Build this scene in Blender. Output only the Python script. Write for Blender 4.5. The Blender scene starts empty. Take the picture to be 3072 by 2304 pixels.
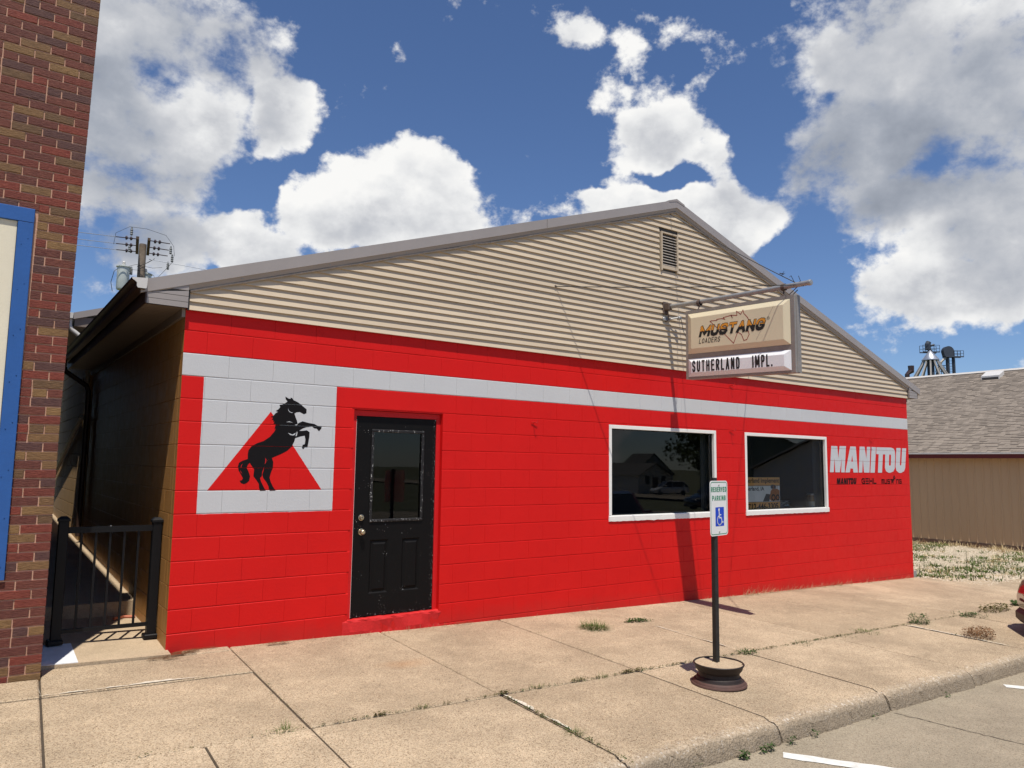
import bpy, bmesh, math, random
from mathutils import Vector, Matrix
from mathutils.geometry import tessellate_polygon
PI = math.pi
S = bpy.context.scene
COL = S.collection

# ------------------------------------------------------------------ camera
cd = bpy.data.cameras.new('camera')
cam = bpy.data.objects.new('camera', cd); COL.objects.link(cam); S.camera = cam
cd.sensor_width = 36.0; cd.lens = 26.381; cd.clip_start = 0.05; cd.clip_end = 3000
_ya, _pi, _ro = -0.6256, 0.1069, 0.0135
fwd = Vector((-math.sin(_ya)*math.cos(_pi), math.cos(_ya)*math.cos(_pi), math.sin(_pi)))
rt0 = Vector((math.cos(_ya), math.sin(_ya), 0)); up0 = rt0.cross(fwd)
rt = math.cos(_ro)*rt0 + math.sin(_ro)*up0; up = -math.sin(_ro)*rt0 + math.cos(_ro)*up0
m = Matrix((rt, up, -fwd)).transposed().to_4x4(); m.translation = Vector((-1.4951, -7.0637, 1.6405))
cam.matrix_world = m

# ------------------------------------------------------------------ colour management
S.view_settings.view_transform = 'Standard'; S.view_settings.look = 'None'
S.view_settings.exposure = 0.05; S.view_settings.gamma = 1.0
S.view_settings.use_curve_mapping = False
S.render.engine = 'CYCLES'
S.cycles.max_bounces = 7; S.cycles.diffuse_bounces = 3; S.cycles.glossy_bounces = 3
S.cycles.transparent_max_bounces = 8; S.cycles.caustics_reflective = False; S.cycles.caustics_refractive = False

# ------------------------------------------------------------------ sun
SUNDIR = Vector((0.45, 1.0, -2.8)).normalized()
sl = bpy.data.lights.new('sun', 'SUN'); sl.energy = 5.0; sl.angle = math.radians(0.53); sl.color = (1.0, 0.945, 0.86)
sun = bpy.data.objects.new('sun', sl); COL.objects.link(sun); sun.location = (-8, -18, 40)
sun.rotation_euler = SUNDIR.to_track_quat('-Z', 'Y').to_euler()
SUN_EL = math.asin(-SUNDIR.z); SUN_AZ = math.atan2(-SUNDIR.x, -SUNDIR.y)

# ------------------------------------------------------------------ node helper
class N:
    def __init__(s, tree): s.t = tree; s.n = tree.nodes; s.l = tree.links
    def put(s, sock, v):
        if isinstance(v, bpy.types.NodeSocket): s.l.new(v, sock)
        elif v is not None:
            if isinstance(v, (tuple, list)) and sock.type == 'RGBA' and len(v) == 3: v = (*v, 1)
            sock.default_value = v
    def node(s, typ, **kw):
        x = s.n.new(typ)
        for k, v in kw.items(): setattr(x, k, v)
        return x
    def math(s, op, a, b=None, c=None, clamp=False):
        x = s.n.new('ShaderNodeMath'); x.operation = op; x.use_clamp = clamp
        for i, v in enumerate((a, b, c)):
            if v is not None: s.put(x.inputs[i], v)
        return x.outputs[0]
    def vmath(s, op, a, b=None, out=0, scale=None):
        x = s.n.new('ShaderNodeVectorMath'); x.operation = op
        s.put(x.inputs[0], a)
        if b is not None: s.put(x.inputs[1], b)
        if scale is not None: s.put(x.inputs['Scale'], scale)
        return x.outputs[out]
    def mix(s, f, a, b, blend='MIX'):
        x = s.n.new('ShaderNodeMix'); x.data_type = 'RGBA'; x.blend_type = blend
        s.put(x.inputs[0], f); s.put(x.inputs[6], a); s.put(x.inputs[7], b)
        return x.outputs[2]
    def noise(s, vec, scale, detail=3, rough=0.5, w=None, out='Fac'):
        x = s.n.new('ShaderNodeTexNoise')
        if vec is not None: s.l.new(vec, x.inputs['Vector'])
        x.inputs['Scale'].default_value = scale; x.inputs['Detail'].default_value = detail
        x.inputs['Roughness'].default_value = rough
        return x.outputs[out]
    def voro(s, vec, scale, feature='F1', out='Distance', rnd=1.0):
        x = s.n.new('ShaderNodeTexVoronoi'); x.feature = feature
        if vec is not None: s.l.new(vec, x.inputs['Vector'])
        x.inputs['Scale'].default_value = scale; x.inputs['Randomness'].default_value = rnd
        return x.outputs[out]
    def ramp(s, f, pts, interp='LINEAR'):
        x = s.n.new('ShaderNodeValToRGB'); x.color_ramp.interpolation = interp
        e = x.color_ramp.elements
        while len(e) < len(pts): e.new(0.5)
        for el, (p, c) in zip(e, pts):
            el.position = p; el.color = (*c, 1) if len(c) == 3 else c
        s.put(x.inputs[0], f); return x.outputs[0]
    def mrange(s, v, a, b, c=0.0, d=1.0, interp='LINEAR'):
        x = s.n.new('ShaderNodeMapRange'); x.interpolation_type = interp; x.clamp = True
        for i, q in enumerate((v, a, b, c, d)): s.put(x.inputs[i], q)
        return x.outputs[0]
    def pos(s): return s.n.new('ShaderNodeNewGeometry').outputs['Position']
    def obj(s): return s.n.new('ShaderNodeTexCoord').outputs['Object']
    def rnd(s): return s.n.new('ShaderNodeObjectInfo').outputs['Random']
    def sep(s, v):
        x = s.n.new('ShaderNodeSeparateXYZ'); s.l.new(v, x.inputs[0]); return x.outputs
    def bump(s, h, strength=0.3, dist=0.01):
        x = s.n.new('ShaderNodeBump'); x.inputs['Strength'].default_value = strength
        x.inputs['Distance'].default_value = dist; s.l.new(h, x.inputs['Height']); return x.outputs[0]
    def scaled(s, v, sc):
        return s.vmath('MULTIPLY', v, sc)

def material(name):
    mt = bpy.data.materials.new(name); mt.use_nodes = True
    n = N(mt.node_tree); b = mt.node_tree.nodes['Principled BSDF']
    return mt, n, b

def simple(name, col, rough=0.6, metal=0.0, var=0.06, scale=6.0, bump=0.0, bscale=80.0, spec=0.5):
    mt, n, b = material(name)
    p = n.pos(); f = n.noise(p, scale, 4, 0.6)
    c2 = tuple(min(1, x*(1+var*2)) for x in col); c1 = tuple(x*(1-var*2) for x in col)
    n.put(b.inputs['Base Color'], n.mix(f, c1, c2))
    b.inputs['Roughness'].default_value = rough; b.inputs['Metallic'].default_value = metal
    b.inputs['Specular IOR Level'].default_value = spec
    if bump: n.put(b.inputs['Normal'], n.bump(n.noise(p, bscale, 3, 0.6), bump, 0.004))
    return mt

# ------------------------------------------------------------------ sky with clouds
W = bpy.data.worlds.new('World'); S.world = W; W.use_nodes = True
wt = W.node_tree
for x in list(wt.nodes): wt.nodes.remove(x)
BLOBS = [(0.134,0.877,0.462,0.122,0.070),(0.131,0.928,0.350,0.084,0.094),(0.195,0.906,0.376,0.067,0.067),(0.281,0.870,0.405,0.040,0.045),
 (0.239,0.840,0.488,0.065,0.035),(0.161,0.953,0.258,0.062,0.047),(0.084,0.912,0.401,0.056,0.093),(0.431,0.831,0.353,0.087,0.052),
 (0.425,0.851,0.307,0.122,0.056),(0.314,0.890,0.331,0.050,0.033),(0.243,0.927,0.285,0.049,0.030),(0.267,0.928,0.260,0.061,0.033),
 (0.683,0.653,0.328,0.098,0.041),(0.741,0.602,0.296,0.070,0.060),(0.672,0.622,0.400,0.060,0.044),(0.728,0.580,0.366,0.054,0.028),
 (0.562,0.650,0.511,0.037,0.032),(0.621,0.592,0.514,0.057,0.042),(0.657,0.605,0.449,0.065,0.027),(0.788,0.418,0.454,0.104,0.091),
 (0.832,0.416,0.368,0.140,0.064),(0.854,0.329,0.404,0.098,0.116),(0.859,0.404,0.314,0.113,0.044),(0.899,0.339,0.278,0.070,0.065),
 (0.902,0.378,0.207,0.087,0.039),(0.915,0.330,0.231,0.037,0.051),(0.104,0.975,0.198,0.040,0.030),(0.633,0.695,0.341,0.035,0.018),
 (0.829,0.502,0.248,0.016,0.010),(0.875,0.426,0.229,0.013,0.008)]
WISPY = {4, 9, 16, 17, 18, 26}
GREYS = {0: .85, 1: .75, 2: .50, 5: .9, 6: .9, 19: .55, 20: 1.0, 21: .75, 22: .85, 23: .55, 24: .35, 25: .4, 4: .4, 3: .3, 14: .2, 13: .15, 26: .6}
g = bpy.data.node_groups.new('cloud_noise', 'ShaderNodeTree')
g.interface.new_socket('Direction', in_out='INPUT', socket_type='NodeSocketVector')
g.interface.new_socket('Value', in_out='OUTPUT', socket_type='NodeSocketFloat')
gn = N(g); gi = g.nodes.new('NodeGroupInput'); go = g.nodes.new('NodeGroupOutput')
fl = gn.scaled(gi.outputs[0], (1.0, 1.0, 1.3))
fb = gn.noise(fl, 11.0, 10, 0.60)
vo = gn.n.new('ShaderNodeTexVoronoi'); gn.l.new(fl, vo.inputs['Vector'])
vo.inputs['Scale'].default_value = 26.0; vo.inputs['Detail'].default_value = 3.0; vo.inputs['Roughness'].default_value = 0.6; vo.normalize = True
val = gn.math('ADD', gn.math('MULTIPLY', gn.math('SUBTRACT', fb, 0.5), 1.7), gn.math('MULTIPLY', gn.math('SUBTRACT', 0.42, vo.outputs['Distance']), 0.30))
gn.l.new(val, go.inputs[0])

wn = N(wt)
geo = wt.nodes.new('ShaderNodeTexCoord').outputs['Generated']
d = wn.vmath('NORMALIZE', geo)
def centred(c): return wn.vmath('SUBTRACT', c, (0.5, 0.5, 0.5))
dw = wn.vmath('ADD', d, wn.vmath('SCALE', centred(wn.noise(d, 6.0, 3, 0.55, out='Color')), scale=0.075))
dw = wn.vmath('ADD', dw, wn.vmath('SCALE', centred(wn.noise(d, 22.0, 3, 0.6, out='Color')), scale=0.030))
field = None; grey = None; hgt = None; wsp = None
for i, (x, y, z, rx, ry) in enumerate(BLOBS[:28]):
    c = Vector((x, y, z)).normalized(); r_ = Vector((y, -x, 0)).normalized(); u_ = r_.cross(c)
    if u_.z < 0: u_ = -u_
    k = 1.12
    cb = wn.n.new('ShaderNodeCombineXYZ')
    wn.put(cb.inputs[0], wn.vmath('DOT_PRODUCT', dw, tuple(r_/(rx*k)), out=1))
    bb = wn.vmath('DOT_PRODUCT', wn.vmath('SUBTRACT', dw, tuple(c)), tuple(u_/(ry*k)), out=1)
    wn.put(cb.inputs[1], bb)
    ln = wn.vmath('LENGTH', cb.outputs[0], out=1)
    f = wn.mrange(ln, 0.15, 1.6, 0.40 if i in WISPY else 1.03, 0.0, 'SMOOTHSTEP')
    h_ = wn.math('MULTIPLY', f, bb)
    field = f if field is None else wn.math('SMOOTH_MAX', field, f, 0.15)
    hgt = h_ if hgt is None else wn.math('ADD', hgt, h_)
    if i in GREYS:
        q = wn.math('MULTIPLY', f, GREYS[i])
        grey = q if grey is None else wn.math('SMOOTH_MAX', grey, q, 0.1)
HOLES = [(0.709,0.607,0.360,0.067,0.013), (0.240,0.907,0.345,0.035,0.022), (0.211,0.864,0.458,0.022,0.022), (0.281,0.895,0.346,0.022,0.022), (0.862,0.379,0.337,0.036,0.015), (0.778,0.471,0.416,0.011,0.009), (0.753,0.536,0.381,0.027,0.038), (0.804,0.536,0.257,0.033,0.033)]
for (x, y, z, rx, ry), hw_ in zip(HOLES, (.80, .75, .32, .75, .36, .25, .7, .7)):
    c = Vector((x, y, z)).normalized(); r_ = Vector((y, -x, 0)).normalized(); u_ = r_.cross(c)
    if u_.z < 0: u_ = -u_
    cb = wn.n.new('ShaderNodeCombineXYZ')
    wn.put(cb.inputs[0], wn.vmath('DOT_PRODUCT', dw, tuple(r_/rx), out=1))
    wn.put(cb.inputs[1], wn.vmath('DOT_PRODUCT', wn.vmath('SUBTRACT', dw, tuple(c)), tuple(u_/ry), out=1))
    ln = wn.vmath('LENGTH', cb.outputs[0], out=1)
    field = wn.math('SUBTRACT', field, wn.mrange(ln, 0.2, 1.8, hw_, 0.0, 'SMOOTHSTEP'))
# the rest of the sky carries scattered cumulus of the same kind
away = wn.mrange(wn.vmath('DOT_PRODUCT', d, tuple(fwd), out=1), 0.70, 0.58)
gen = wn.math('MULTIPLY', wn.math('MULTIPLY', wn.mrange(wn.noise(dw, 3.2, 2, 0.5), 0.56, 0.74), away), 0.95)
field = wn.math('MAXIMUM', field, gen)
grey = wn.math('MAXIMUM', grey, wn.math('MULTIPLY', gen, 0.6))
def cnoise(v):
    q = wt.nodes.new('ShaderNodeGroup'); q.node_tree = g; wt.links.new(v, q.inputs[0]); return q.outputs[0]
n0 = cnoise(d); n1 = cnoise(wn.vmath('ADD', d, (-0.018, -0.018, 0.034)))
body = wn.noise(wn.scaled(dw, (1.0, 1.0, 1.7)), 7.0, 3, 0.5)
D = wn.math('ADD', field, wn.math('MULTIPLY', n0, wn.math('ADD', 1.05, wn.math('MULTIPLY', grey, 0.55))))
soft = wn.math('ADD', 0.54, wn.math('MULTIPLY', grey, 0.50))
mask = wn.mrange(D, 0.34, soft, 0, 1, 'SMOOTHSTEP')
lit = wn.math('SUBTRACT', 0.83, wn.math('MULTIPLY', grey, 0.64))
lit = wn.math('ADD', lit, wn.math('MULTIPLY', wn.math('SUBTRACT', n0, n1), 0.50))
lit = wn.math('ADD', lit, wn.math('MULTIPLY', wn.math('SUBTRACT', body, 0.5), 1.15))
lit = wn.math('ADD', lit, wn.math('MULTIPLY', hgt, 0.13))
lit = wn.math('ADD', lit, wn.math('MULTIPLY', wn.mrange(D, 0.50, 1.0, 1, 0), 0.16), clamp=True)
ccol = wn.ramp(lit, [(0.0, (2.7, 3.0, 3.6)), (0.30, (3.75, 4.05, 4.65)), (0.6, (5.6, 5.75, 6.1)), (0.85, (8.1, 8.15, 8.2)), (1.0, (9.2, 9.15, 9.0))])
sky = wt.nodes.new('ShaderNodeTexSky'); sky.sky_type = 'NISHITA'; sky.sun_disc = False
sky.sun_elevation = SUN_EL; sky.sun_rotation = SUN_AZ; sky.altitude = 400; sky.air_density = 1.0; sky.dust_density = 0.15; sky.ozone_density = 2.2
skc = wn.mix(1.0, sky.outputs[0], (0.72, 0.83, 1.03), 'MULTIPLY')
col = wn.mix(mask, skc, ccol)
bg = wt.nodes.new('ShaderNodeBackground'); bg.inputs[1].default_value = 0.10
wt.links.new(col, bg.inputs[0])
wo = wt.nodes.new('ShaderNodeOutputWorld'); wt.links.new(bg.outputs[0], wo.inputs[0])

# ------------------------------------------------------------------ mesh helpers
def tag(o, label=None, cat=None, group=None, kind=None):
    if label: o['label'] = label
    if cat: o['category'] = cat
    if group: o['group'] = group
    if kind: o['kind'] = kind
    return o
def empty(name, loc=(0, 0, 0), rz=0.0, label=None, cat=None, group=None):
    o = bpy.data.objects.new(name, None); COL.objects.link(o); o.location = loc; o.rotation_euler = (0, 0, rz)
    o.empty_display_size = 0.2
    return tag(o, label, cat, group)
class MB:
    def __init__(s): s.v = []; s.f = []; s.mi = []
    def add(s, vs, fs, mi=0):
        b = len(s.v); s.v += [tuple(x) for x in vs]
        for f in fs: s.f.append([i+b for i in f]); s.mi.append(mi)
        return s
    def box(s, x0, x1, y0, y1, z0, z1, mi=0):
        return s.add([(x0,y0,z0),(x1,y0,z0),(x1,y1,z0),(x0,y1,z0),(x0,y0,z1),(x1,y0,z1),(x1,y1,z1),(x0,y1,z1)],
                     [(3,2,1,0),(4,5,6,7),(0,1,5,4),(1,2,6,5),(2,3,7,6),(3,0,4,7)], mi)
    def cbox(s, x0, x1, y0, y1, z0, z1, c, mi=0):
        """box with all edges chamfered"""
        bm = bmesh.new(); bmesh.ops.create_cube(bm, size=1.0)
        for v in bm.verts: v.co = Vector(((x0+x1)/2+v.co.x*(x1-x0), (y0+y1)/2+v.co.y*(y1-y0), (z0+z1)/2+v.co.z*(z1-z0)))
        bmesh.ops.bevel(bm, geom=bm.edges[:], offset=c, segments=1, affect='EDGES', profile=0.5)
        s.bm(bm, mi); bm.free(); return s
    def bm(s, bm, mi=0):
        bm.verts.index_update()
        return s.add([v.co[:] for v in bm.verts], [[v.index for v in f.verts] for f in bm.faces], mi)
    def tube(s, pts, r, n=8, mi=0, caps=True):
        pts = [Vector(p) for p in pts]; rs = r if isinstance(r, (list, tuple)) else [r]*len(pts)
        rings = []; prev = None
        for i, p in enumerate(pts):
            t = (pts[min(i+1, len(pts)-1)] - pts[max(i-1, 0)]).normalized()
            if prev is None: a = t.orthogonal().normalized()
            else: a = (prev - t*prev.dot(t)).normalized()
            prev = a; b = t.cross(a)
            rings.append([p + (a*math.cos(2*PI*k/n) + b*math.sin(2*PI*k/n))*rs[i] for k in range(n)])
        vs = [q for rg in rings for q in rg]; fs = []
        for i in range(len(rings)-1):
            for k in range(n):
                fs.append((i*n+k, i*n+(k+1) % n, (i+1)*n+(k+1) % n, (i+1)*n+k))
        if caps: fs += [tuple(range(n))[::-1], tuple(range((len(rings)-1)*n, len(rings)*n))]
        return s.add(vs, fs, mi)
    def lathe(s, prof, n=24, center=(0, 0, 0), axis='Z', mi=0):
        vs = []; fs = []; c = Vector(center)
        for (r, h) in prof:
            for k in range(n):
                a = 2*PI*k/n
                q = {'Z': (r*math.cos(a), r*math.sin(a), h), 'Y': (r*math.cos(a), h, r*math.sin(a)), 'X': (h, r*math.cos(a), r*math.sin(a))}[axis]
                vs.append(c + Vector(q))
        for i in range(len(prof)-1):
            for k in range(n): fs.append((i*n+k, i*n+(k+1) % n, (i+1)*n+(k+1) % n, (i+1)*n+k))
        if prof[0][0] > 1e-4: fs.append(tuple(range(n))[::-1])
        if prof[-1][0] > 1e-4: fs.append(tuple(range((len(prof)-1)*n, len(prof)*n)))
        return s.add(vs, fs, mi)
    def prism(s, poly, h0, h1, axis='Y', mi=0):
        """polygon in the other two axes extruded along axis"""
        def P(a, b, h): return {'Y': (a, h, b), 'X': (h, a, b), 'Z': (a, b, h)}[axis]
        n = len(poly)
        vs = [P(a, b, h0) for a, b in poly] + [P(a, b, h1) for a, b in poly]
        fs = [tuple(range(n)), tuple(range(n, 2*n))[::-1]] + [(i, i+n, (i+1) % n+n, (i+1) % n) for i in range(n)]
        return s.add(vs, fs, mi)
    def mesh(s, name, mats, smooth=False, fix=True):
        me = bpy.data.meshes.new(name); me.from_pydata(s.v, [], s.f)
        if not isinstance(mats, (list, tuple)): mats = [mats]
        for mm in mats: me.materials.append(mm)
        if len(mats) > 1: me.polygons.foreach_set('material_index', s.mi)
        if fix:
            b = bmesh.new(); b.from_mesh(me); bmesh.ops.recalc_face_normals(b, faces=b.faces); b.to_mesh(me); b.free()
        if smooth:
            me.polygons.foreach_set('use_smooth', [True]*len(me.polygons))
            me.set_sharp_from_angle(angle=math.radians(38))
        me.update(); return me
    def build(s, name, mats, parent=None, loc=None, smooth=False, fix=True, kind=None):
        return link(name, s.mesh(name, mats, smooth, fix), parent, loc, kind)
def link(name, me, parent=None, loc=None, kind=None):
    o = bpy.data.objects.new(name, me); COL.objects.link(o)
    if parent: o.parent = parent
    if loc is not None: o.location = loc
    if kind: o['kind'] = kind
    return o
def poly_mesh(loops, mp):
    """flat filled polygon (with holes) -> (verts, faces); mp maps 2D to 3D"""
    tri = tessellate_polygon([[Vector((a, b, 0)) for a, b in l] for l in loops])
    pts = [p for l in loops for p in l]
    return [mp(a, b) for a, b in pts], [tuple(t) for t in tri]
def clip_courses(verts, faces, joints, gap=0.004):
    """cut flat paint at block joints (z levels) and drop what falls in the joint"""
    bm = bmesh.new(); vs = [bm.verts.new(v) for v in verts]
    for f in faces:
        try: bm.faces.new([vs[i] for i in f])
        except ValueError: pass
    for z in joints:
        for q in (z-gap, z+gap):
            bmesh.ops.bisect_plane(bm, geom=bm.verts[:]+bm.edges[:]+bm.faces[:], plane_co=(0, 0, q), plane_no=(0, 0, 1))
        dead = [f for f in bm.faces if abs(f.calc_center_median().z - z) < gap]
        bmesh.ops.delete(bm, geom=dead, context='FACES')
    return bm
def ribbon(pts, w, closed=False):
    """flat stroke polygons for a 2D polyline: list of quads"""
    out = []
    P = list(pts) + ([pts[0]] if closed else [])
    for (a, b), (c, e) in zip(P, P[1:]):
        dx, dy = c-a, e-b; L = math.hypot(dx, dy) or 1e-6; dx /= L; dy /= L
        nx, ny = -dy*w/2, dx*w/2; ex, ey = dx*w/2*0.95, dy*w/2*0.95
        out.append([(a-ex+nx, b-ey+ny), (a-ex-nx, b-ey-ny), (c+ex-nx, e+ey-ny), (c+ex+nx, e+ey+ny)])
    return out
def text_geo(body, x0, x1, z0, z1, offset=0.0, shear=0.0, spacing=1.0):
    """text fitted to a rectangle -> 2D verts, faces"""
    cu = bpy.data.curves.new('text', 'FONT'); cu.body = body; cu.size = 1.0; cu.offset = offset; cu.shear = shear
    cu.space_character = spacing; cu.resolution_u = 4; cu.fill_mode = 'FRONT'
    o = bpy.data.objects.new('text', cu); COL.objects.link(o)
    dg = bpy.context.evaluated_depsgraph_get(); me = bpy.data.meshes.new_from_object(o.evaluated_get(dg))
    bpy.data.objects.remove(o); bpy.data.curves.remove(cu)
    vs = [v.co.copy() for v in me.vertices]; fs = [tuple(p.vertices) for p in me.polygons]
    bpy.data.meshes.remove(me)
    ax, bx = min(v.x for v in vs), max(v.x for v in vs); ay, by = min(v.y for v in vs), max(v.y for v in vs)
    return [(x0+(v.x-ax)/(bx-ax)*(x1-x0), z0+(v.y-ay)/(by-ay)*(z1-z0)) for v in vs], fs
R = random.Random(7)
def gz(x, y=0.0):
    return -0.0254*max(-45, min(140, x)) + 0.012*max(-3.8, min(2, y))

# ------------------------------------------------------------------ materials
def mat_block(name, two_sided_tan=True):
    """painted block: red with the grey band, panel and red triangle; ochre on the side wall"""
    mt, n, b = material(name)
    p = n.pos(); x, y, z = n.sep(p)
    jit = n.math('MULTIPLY', n.math('SUBTRACT', n.noise(p, 14, 3), 0.5), 0.006)
    X = n.math('ADD', x, jit); Z = n.math('ADD', z, jit)
    def between(v, a, c): return n.math('MULTIPLY', n.math('GREATER_THAN', v, a), n.math('LESS_THAN', v, c))
    band = between(Z, 2.3896, 2.5928)
    pan = n.math('MULTIPLY', between(X, 0.189, 1.452), between(Z, 1.166, 2.3900))
    l1 = n.math('SUBTRACT', n.math('MULTIPLY', n.math('SUBTRACT', X, 0.267), 0.7365), n.math('MULTIPLY', n.math('SUBTRACT', Z, 1.371), 0.539))
    l2 = n.math('SUBTRACT', n.math('MULTIPLY', n.math('SUBTRACT', 1.336, X), 0.735), n.math('MULTIPLY', n.math('SUBTRACT', Z, 1.371), 0.530))
    tri = n.math('MULTIPLY', n.math('MULTIPLY', n.math('GREATER_THAN', l1, 0), n.math('GREATER_THAN', l2, 0)), n.math('GREATER_THAN', Z, 1.3706))
    gr = n.math('MAXIMUM', band, n.math('MULTIPLY', pan, n.math('SUBTRACT', 1.0, tri)))
    big = n.noise(p, 1.3, 4, 0.6); fine = n.noise(p, 160, 3, 0.6); mid = n.noise(p, 9, 4, 0.6)
    red = n.mix(big, (0.55, 0.0070, 0.0065), (0.68, 0.0100, 0.0085))
    red = n.mix(n.math('MULTIPLY', n.mrange(mid, 0.55, 0.8), 0.30), red, (0.48, 0.006, 0.008))
    # faded, scuffed spots
    sp = n.mrange(n.noise(p, 55, 2, 0.5), 0.735, 0.76)
    red = n.mix(n.math('MULTIPLY', sp, n.math('MULTIPLY', n.mrange(n.noise(p, 3, 2), 0.55, 0.7), 0.7)), red, (0.78, 0.16, 0.13))
    dirt = n.math('MULTIPLY', n.mrange(n.math('ADD', n.math('ADD', z, n.math('MULTIPLY', x, 0.0254)), n.math('MULTIPLY', n.noise(p, 6, 4, 0.7), 0.22)), 0.06, 0.30, 1, 0), 0.55)
    red = n.mix(dirt, red, (0.36, 0.030, 0.024))
    gry = n.mix(big, (0.505, 0.515, 0.525), (0.575, 0.585, 0.595))
    gry = n.mix(n.math('MULTIPLY', n.mrange(n.noise(p, 240, 2), 0.70, 0.74), 0.45), gry, (0.25, 0.25, 0.26))
    col = n.mix(gr, red, gry)
    och = n.mix(n.noise(n.scaled(p, (1, 1, 0.35)), 5, 4, 0.65), (0.31, 0.145, 0.038), (0.41, 0.215, 0.072))
    nx = n.sep(n.n.new('ShaderNodeNewGeometry').outputs['True Normal'])[0]
    side = n.math('MULTIPLY', n.math('LESS_THAN', nx, -0.45), n.math('LESS_THAN', n.math('ADD', x, n.math('MULTIPLY', jit, 0.6)), 0.006))
    side = n.math('MAXIMUM', side, n.math('GREATER_THAN', y, 0.2))
    n.put(b.inputs['Base Color'], n.mix(side, col, och))
    n.put(b.inputs['Roughness'], n.mrange(mid, 0.3, 0.7, 0.42, 0.58))
    b.inputs['Specular IOR Level'].default_value = 0.20
    h = n.math('ADD', n.math('MULTIPLY', fine, 0.5), n.math('MULTIPLY', n.noise(p, 40, 4, 0.7), 0.9))
    pit = n.mrange(n.voro(p, 70), 0.0, 0.16, -1.0, 0.0)
    h = n.math('ADD', h, n.math('MULTIPLY', pit, n.mrange(n.noise(p, 11, 2), 0.5, 0.7)))
    n.put(b.inputs['Normal'], n.bump(h, 0.42, 0.004))
    return mt
M_BLOCK = mat_block('painted_block')

def mat_brick():
    mt, n, b = material('rug_face_brick')
    r = n.rnd(); p = n.pos(); o = n.obj()
    base = n.ramp(r, [(0.0, (0.20, 0.026, 0.018)), (0.16, (0.135, 0.026, 0.022)), (0.30, (0.25, 0.032, 0.020)), (0.44, (0.085, 0.032, 0.036)),
                      (0.56, (0.17, 0.034, 0.024)), (0.72, (0.245, 0.135, 0.050)), (0.84, (0.16, 0.09, 0.038)), (0.93, (0.29, 0.165, 0.058))], 'CONSTANT')
    wav = n.noise(n.scaled(p, (7, 7, 60)), 3.0, 5, 0.65)
    col = n.mix(n.mrange(wav, 0.35, 0.7), n.mix(0.45, base, (0.03, 0.010, 0.009)), n.mix(0.16, base, (0.50, 0.28, 0.16)))
    st_ = n.mrange(n.noise(p, 2.2, 4, 0.65), 0.42, 0.68)
    col = n.mix(n.math('MULTIPLY', st_, 0.22), col, (0.075, 0.035, 0.028))
    n.put(b.inputs['Base Color'], col); b.inputs['Roughness'].default_value = 0.72; b.inputs['Specular IOR Level'].default_value = 0.35
    n.put(b.inputs['Normal'], n.bump(wav, 1.0, 0.012))
    return mt
M_BRICK = mat_brick()
M_MORTAR = simple('brick_mortar', (0.50, 0.29, 0.20), 0.9, var=0.12, scale=20, bump=0.5, bscale=120)
M_TANWALL = simple('tan_painted_block', (0.34, 0.205, 0.078), 0.8, var=0.12, scale=3, bump=0.3, bscale=60)
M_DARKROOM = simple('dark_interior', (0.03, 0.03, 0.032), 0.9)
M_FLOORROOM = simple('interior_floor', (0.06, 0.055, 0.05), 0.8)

def mat_siding():
    mt, n, b = material('vinyl_siding')
    p = n.pos(); r = n.rnd()
    c = n.mix(r, (0.53, 0.435, 0.315), (0.59, 0.49, 0.36))
    c = n.mix(n.math('MULTIPLY', n.mrange(n.noise(n.scaled(p, (0.8, 1, 3)), 2.2, 4, 0.6), 0.4, 0.75), 0.35), c, (0.43, 0.35, 0.265))
    n.put(b.inputs['Base Color'], c); b.inputs['Roughness'].default_value = 0.45; b.inputs['Specular IOR Level'].default_value = 0.3
    n.put(b.inputs['Normal'], n.bump(n.noise(n.scaled(p, (0.5, 1, 14)), 3, 3), 0.18, 0.006))
    return mt
M_SIDING = mat_siding()
M_FASCIA = simple('taupe_metal_trim', (0.33, 0.295, 0.275), 0.40, 0.10, var=0.05, scale=2.5)
M_ROOFM = simple('taupe_metal_roof', (0.22, 0.185, 0.17), 0.4, 0.3, var=0.05)
M_SOFFIT = simple('taupe_soffit', (0.22, 0.175, 0.145), 0.5, 0.0, var=0.05)
M_GUTTER = simple('brown_gutter', (0.055, 0.030, 0.022), 0.4, 0.1, var=0.08)
M_GUTTERIN = simple('pale_gutter_metal', (0.62, 0.60, 0.57), 0.45, 0.1, var=0.05)
M_DKTRIM = simple('dark_corner_trim', (0.05, 0.045, 0.04), 0.6)
M_WOODTRIM = simple('weathered_trim', (0.36, 0.31, 0.26), 0.7, var=0.22, scale=18)
M_GALV = simple('galvanised_pipe', (0.36, 0.36, 0.355), 0.48, 0.55, var=0.14, scale=12)
M_RUST = simple('rusty_hardware', (0.12, 0.085, 0.07), 0.75, 0.2, var=0.35, scale=40)
M_CABLE = simple('black_wire', (0.022, 0.021, 0.02), 0.6)
M_BLACKIRON = simple('black_powder_coat', (0.008, 0.008, 0.009), 0.45, 0.0, var=0.1, spec=0.2)
M_WHITE = simple('white_frame_paint', (0.80, 0.79, 0.75), 0.45, var=0.04, scale=9, bump=0.15)
M_BLACKPAINT = simple('black_mural_paint', (0.008, 0.007, 0.008), 0.65, var=0.1, scale=20, bump=0.25, bscale=90, spec=0.12)
M_GREYPAINT = simple('grey_mural_paint', (0.53, 0.55, 0.57), 0.5, var=0.05, scale=9, bump=0.25, bscale=90)
M_REDPAINT = simple('red_trim_paint', (0.56, 0.010, 0.012), 0.48, var=0.06, scale=5, bump=0.5, bscale=60, spec=0.3)
M_REDSTEP = simple('worn_red_threshold', (0.53, 0.0085, 0.0085), 0.75, var=0.08, scale=14, bump=0.9, bscale=45)
M_REDHOOK = simple('red_painted_hook', (0.55, 0.012, 0.012), 0.5)
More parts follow.
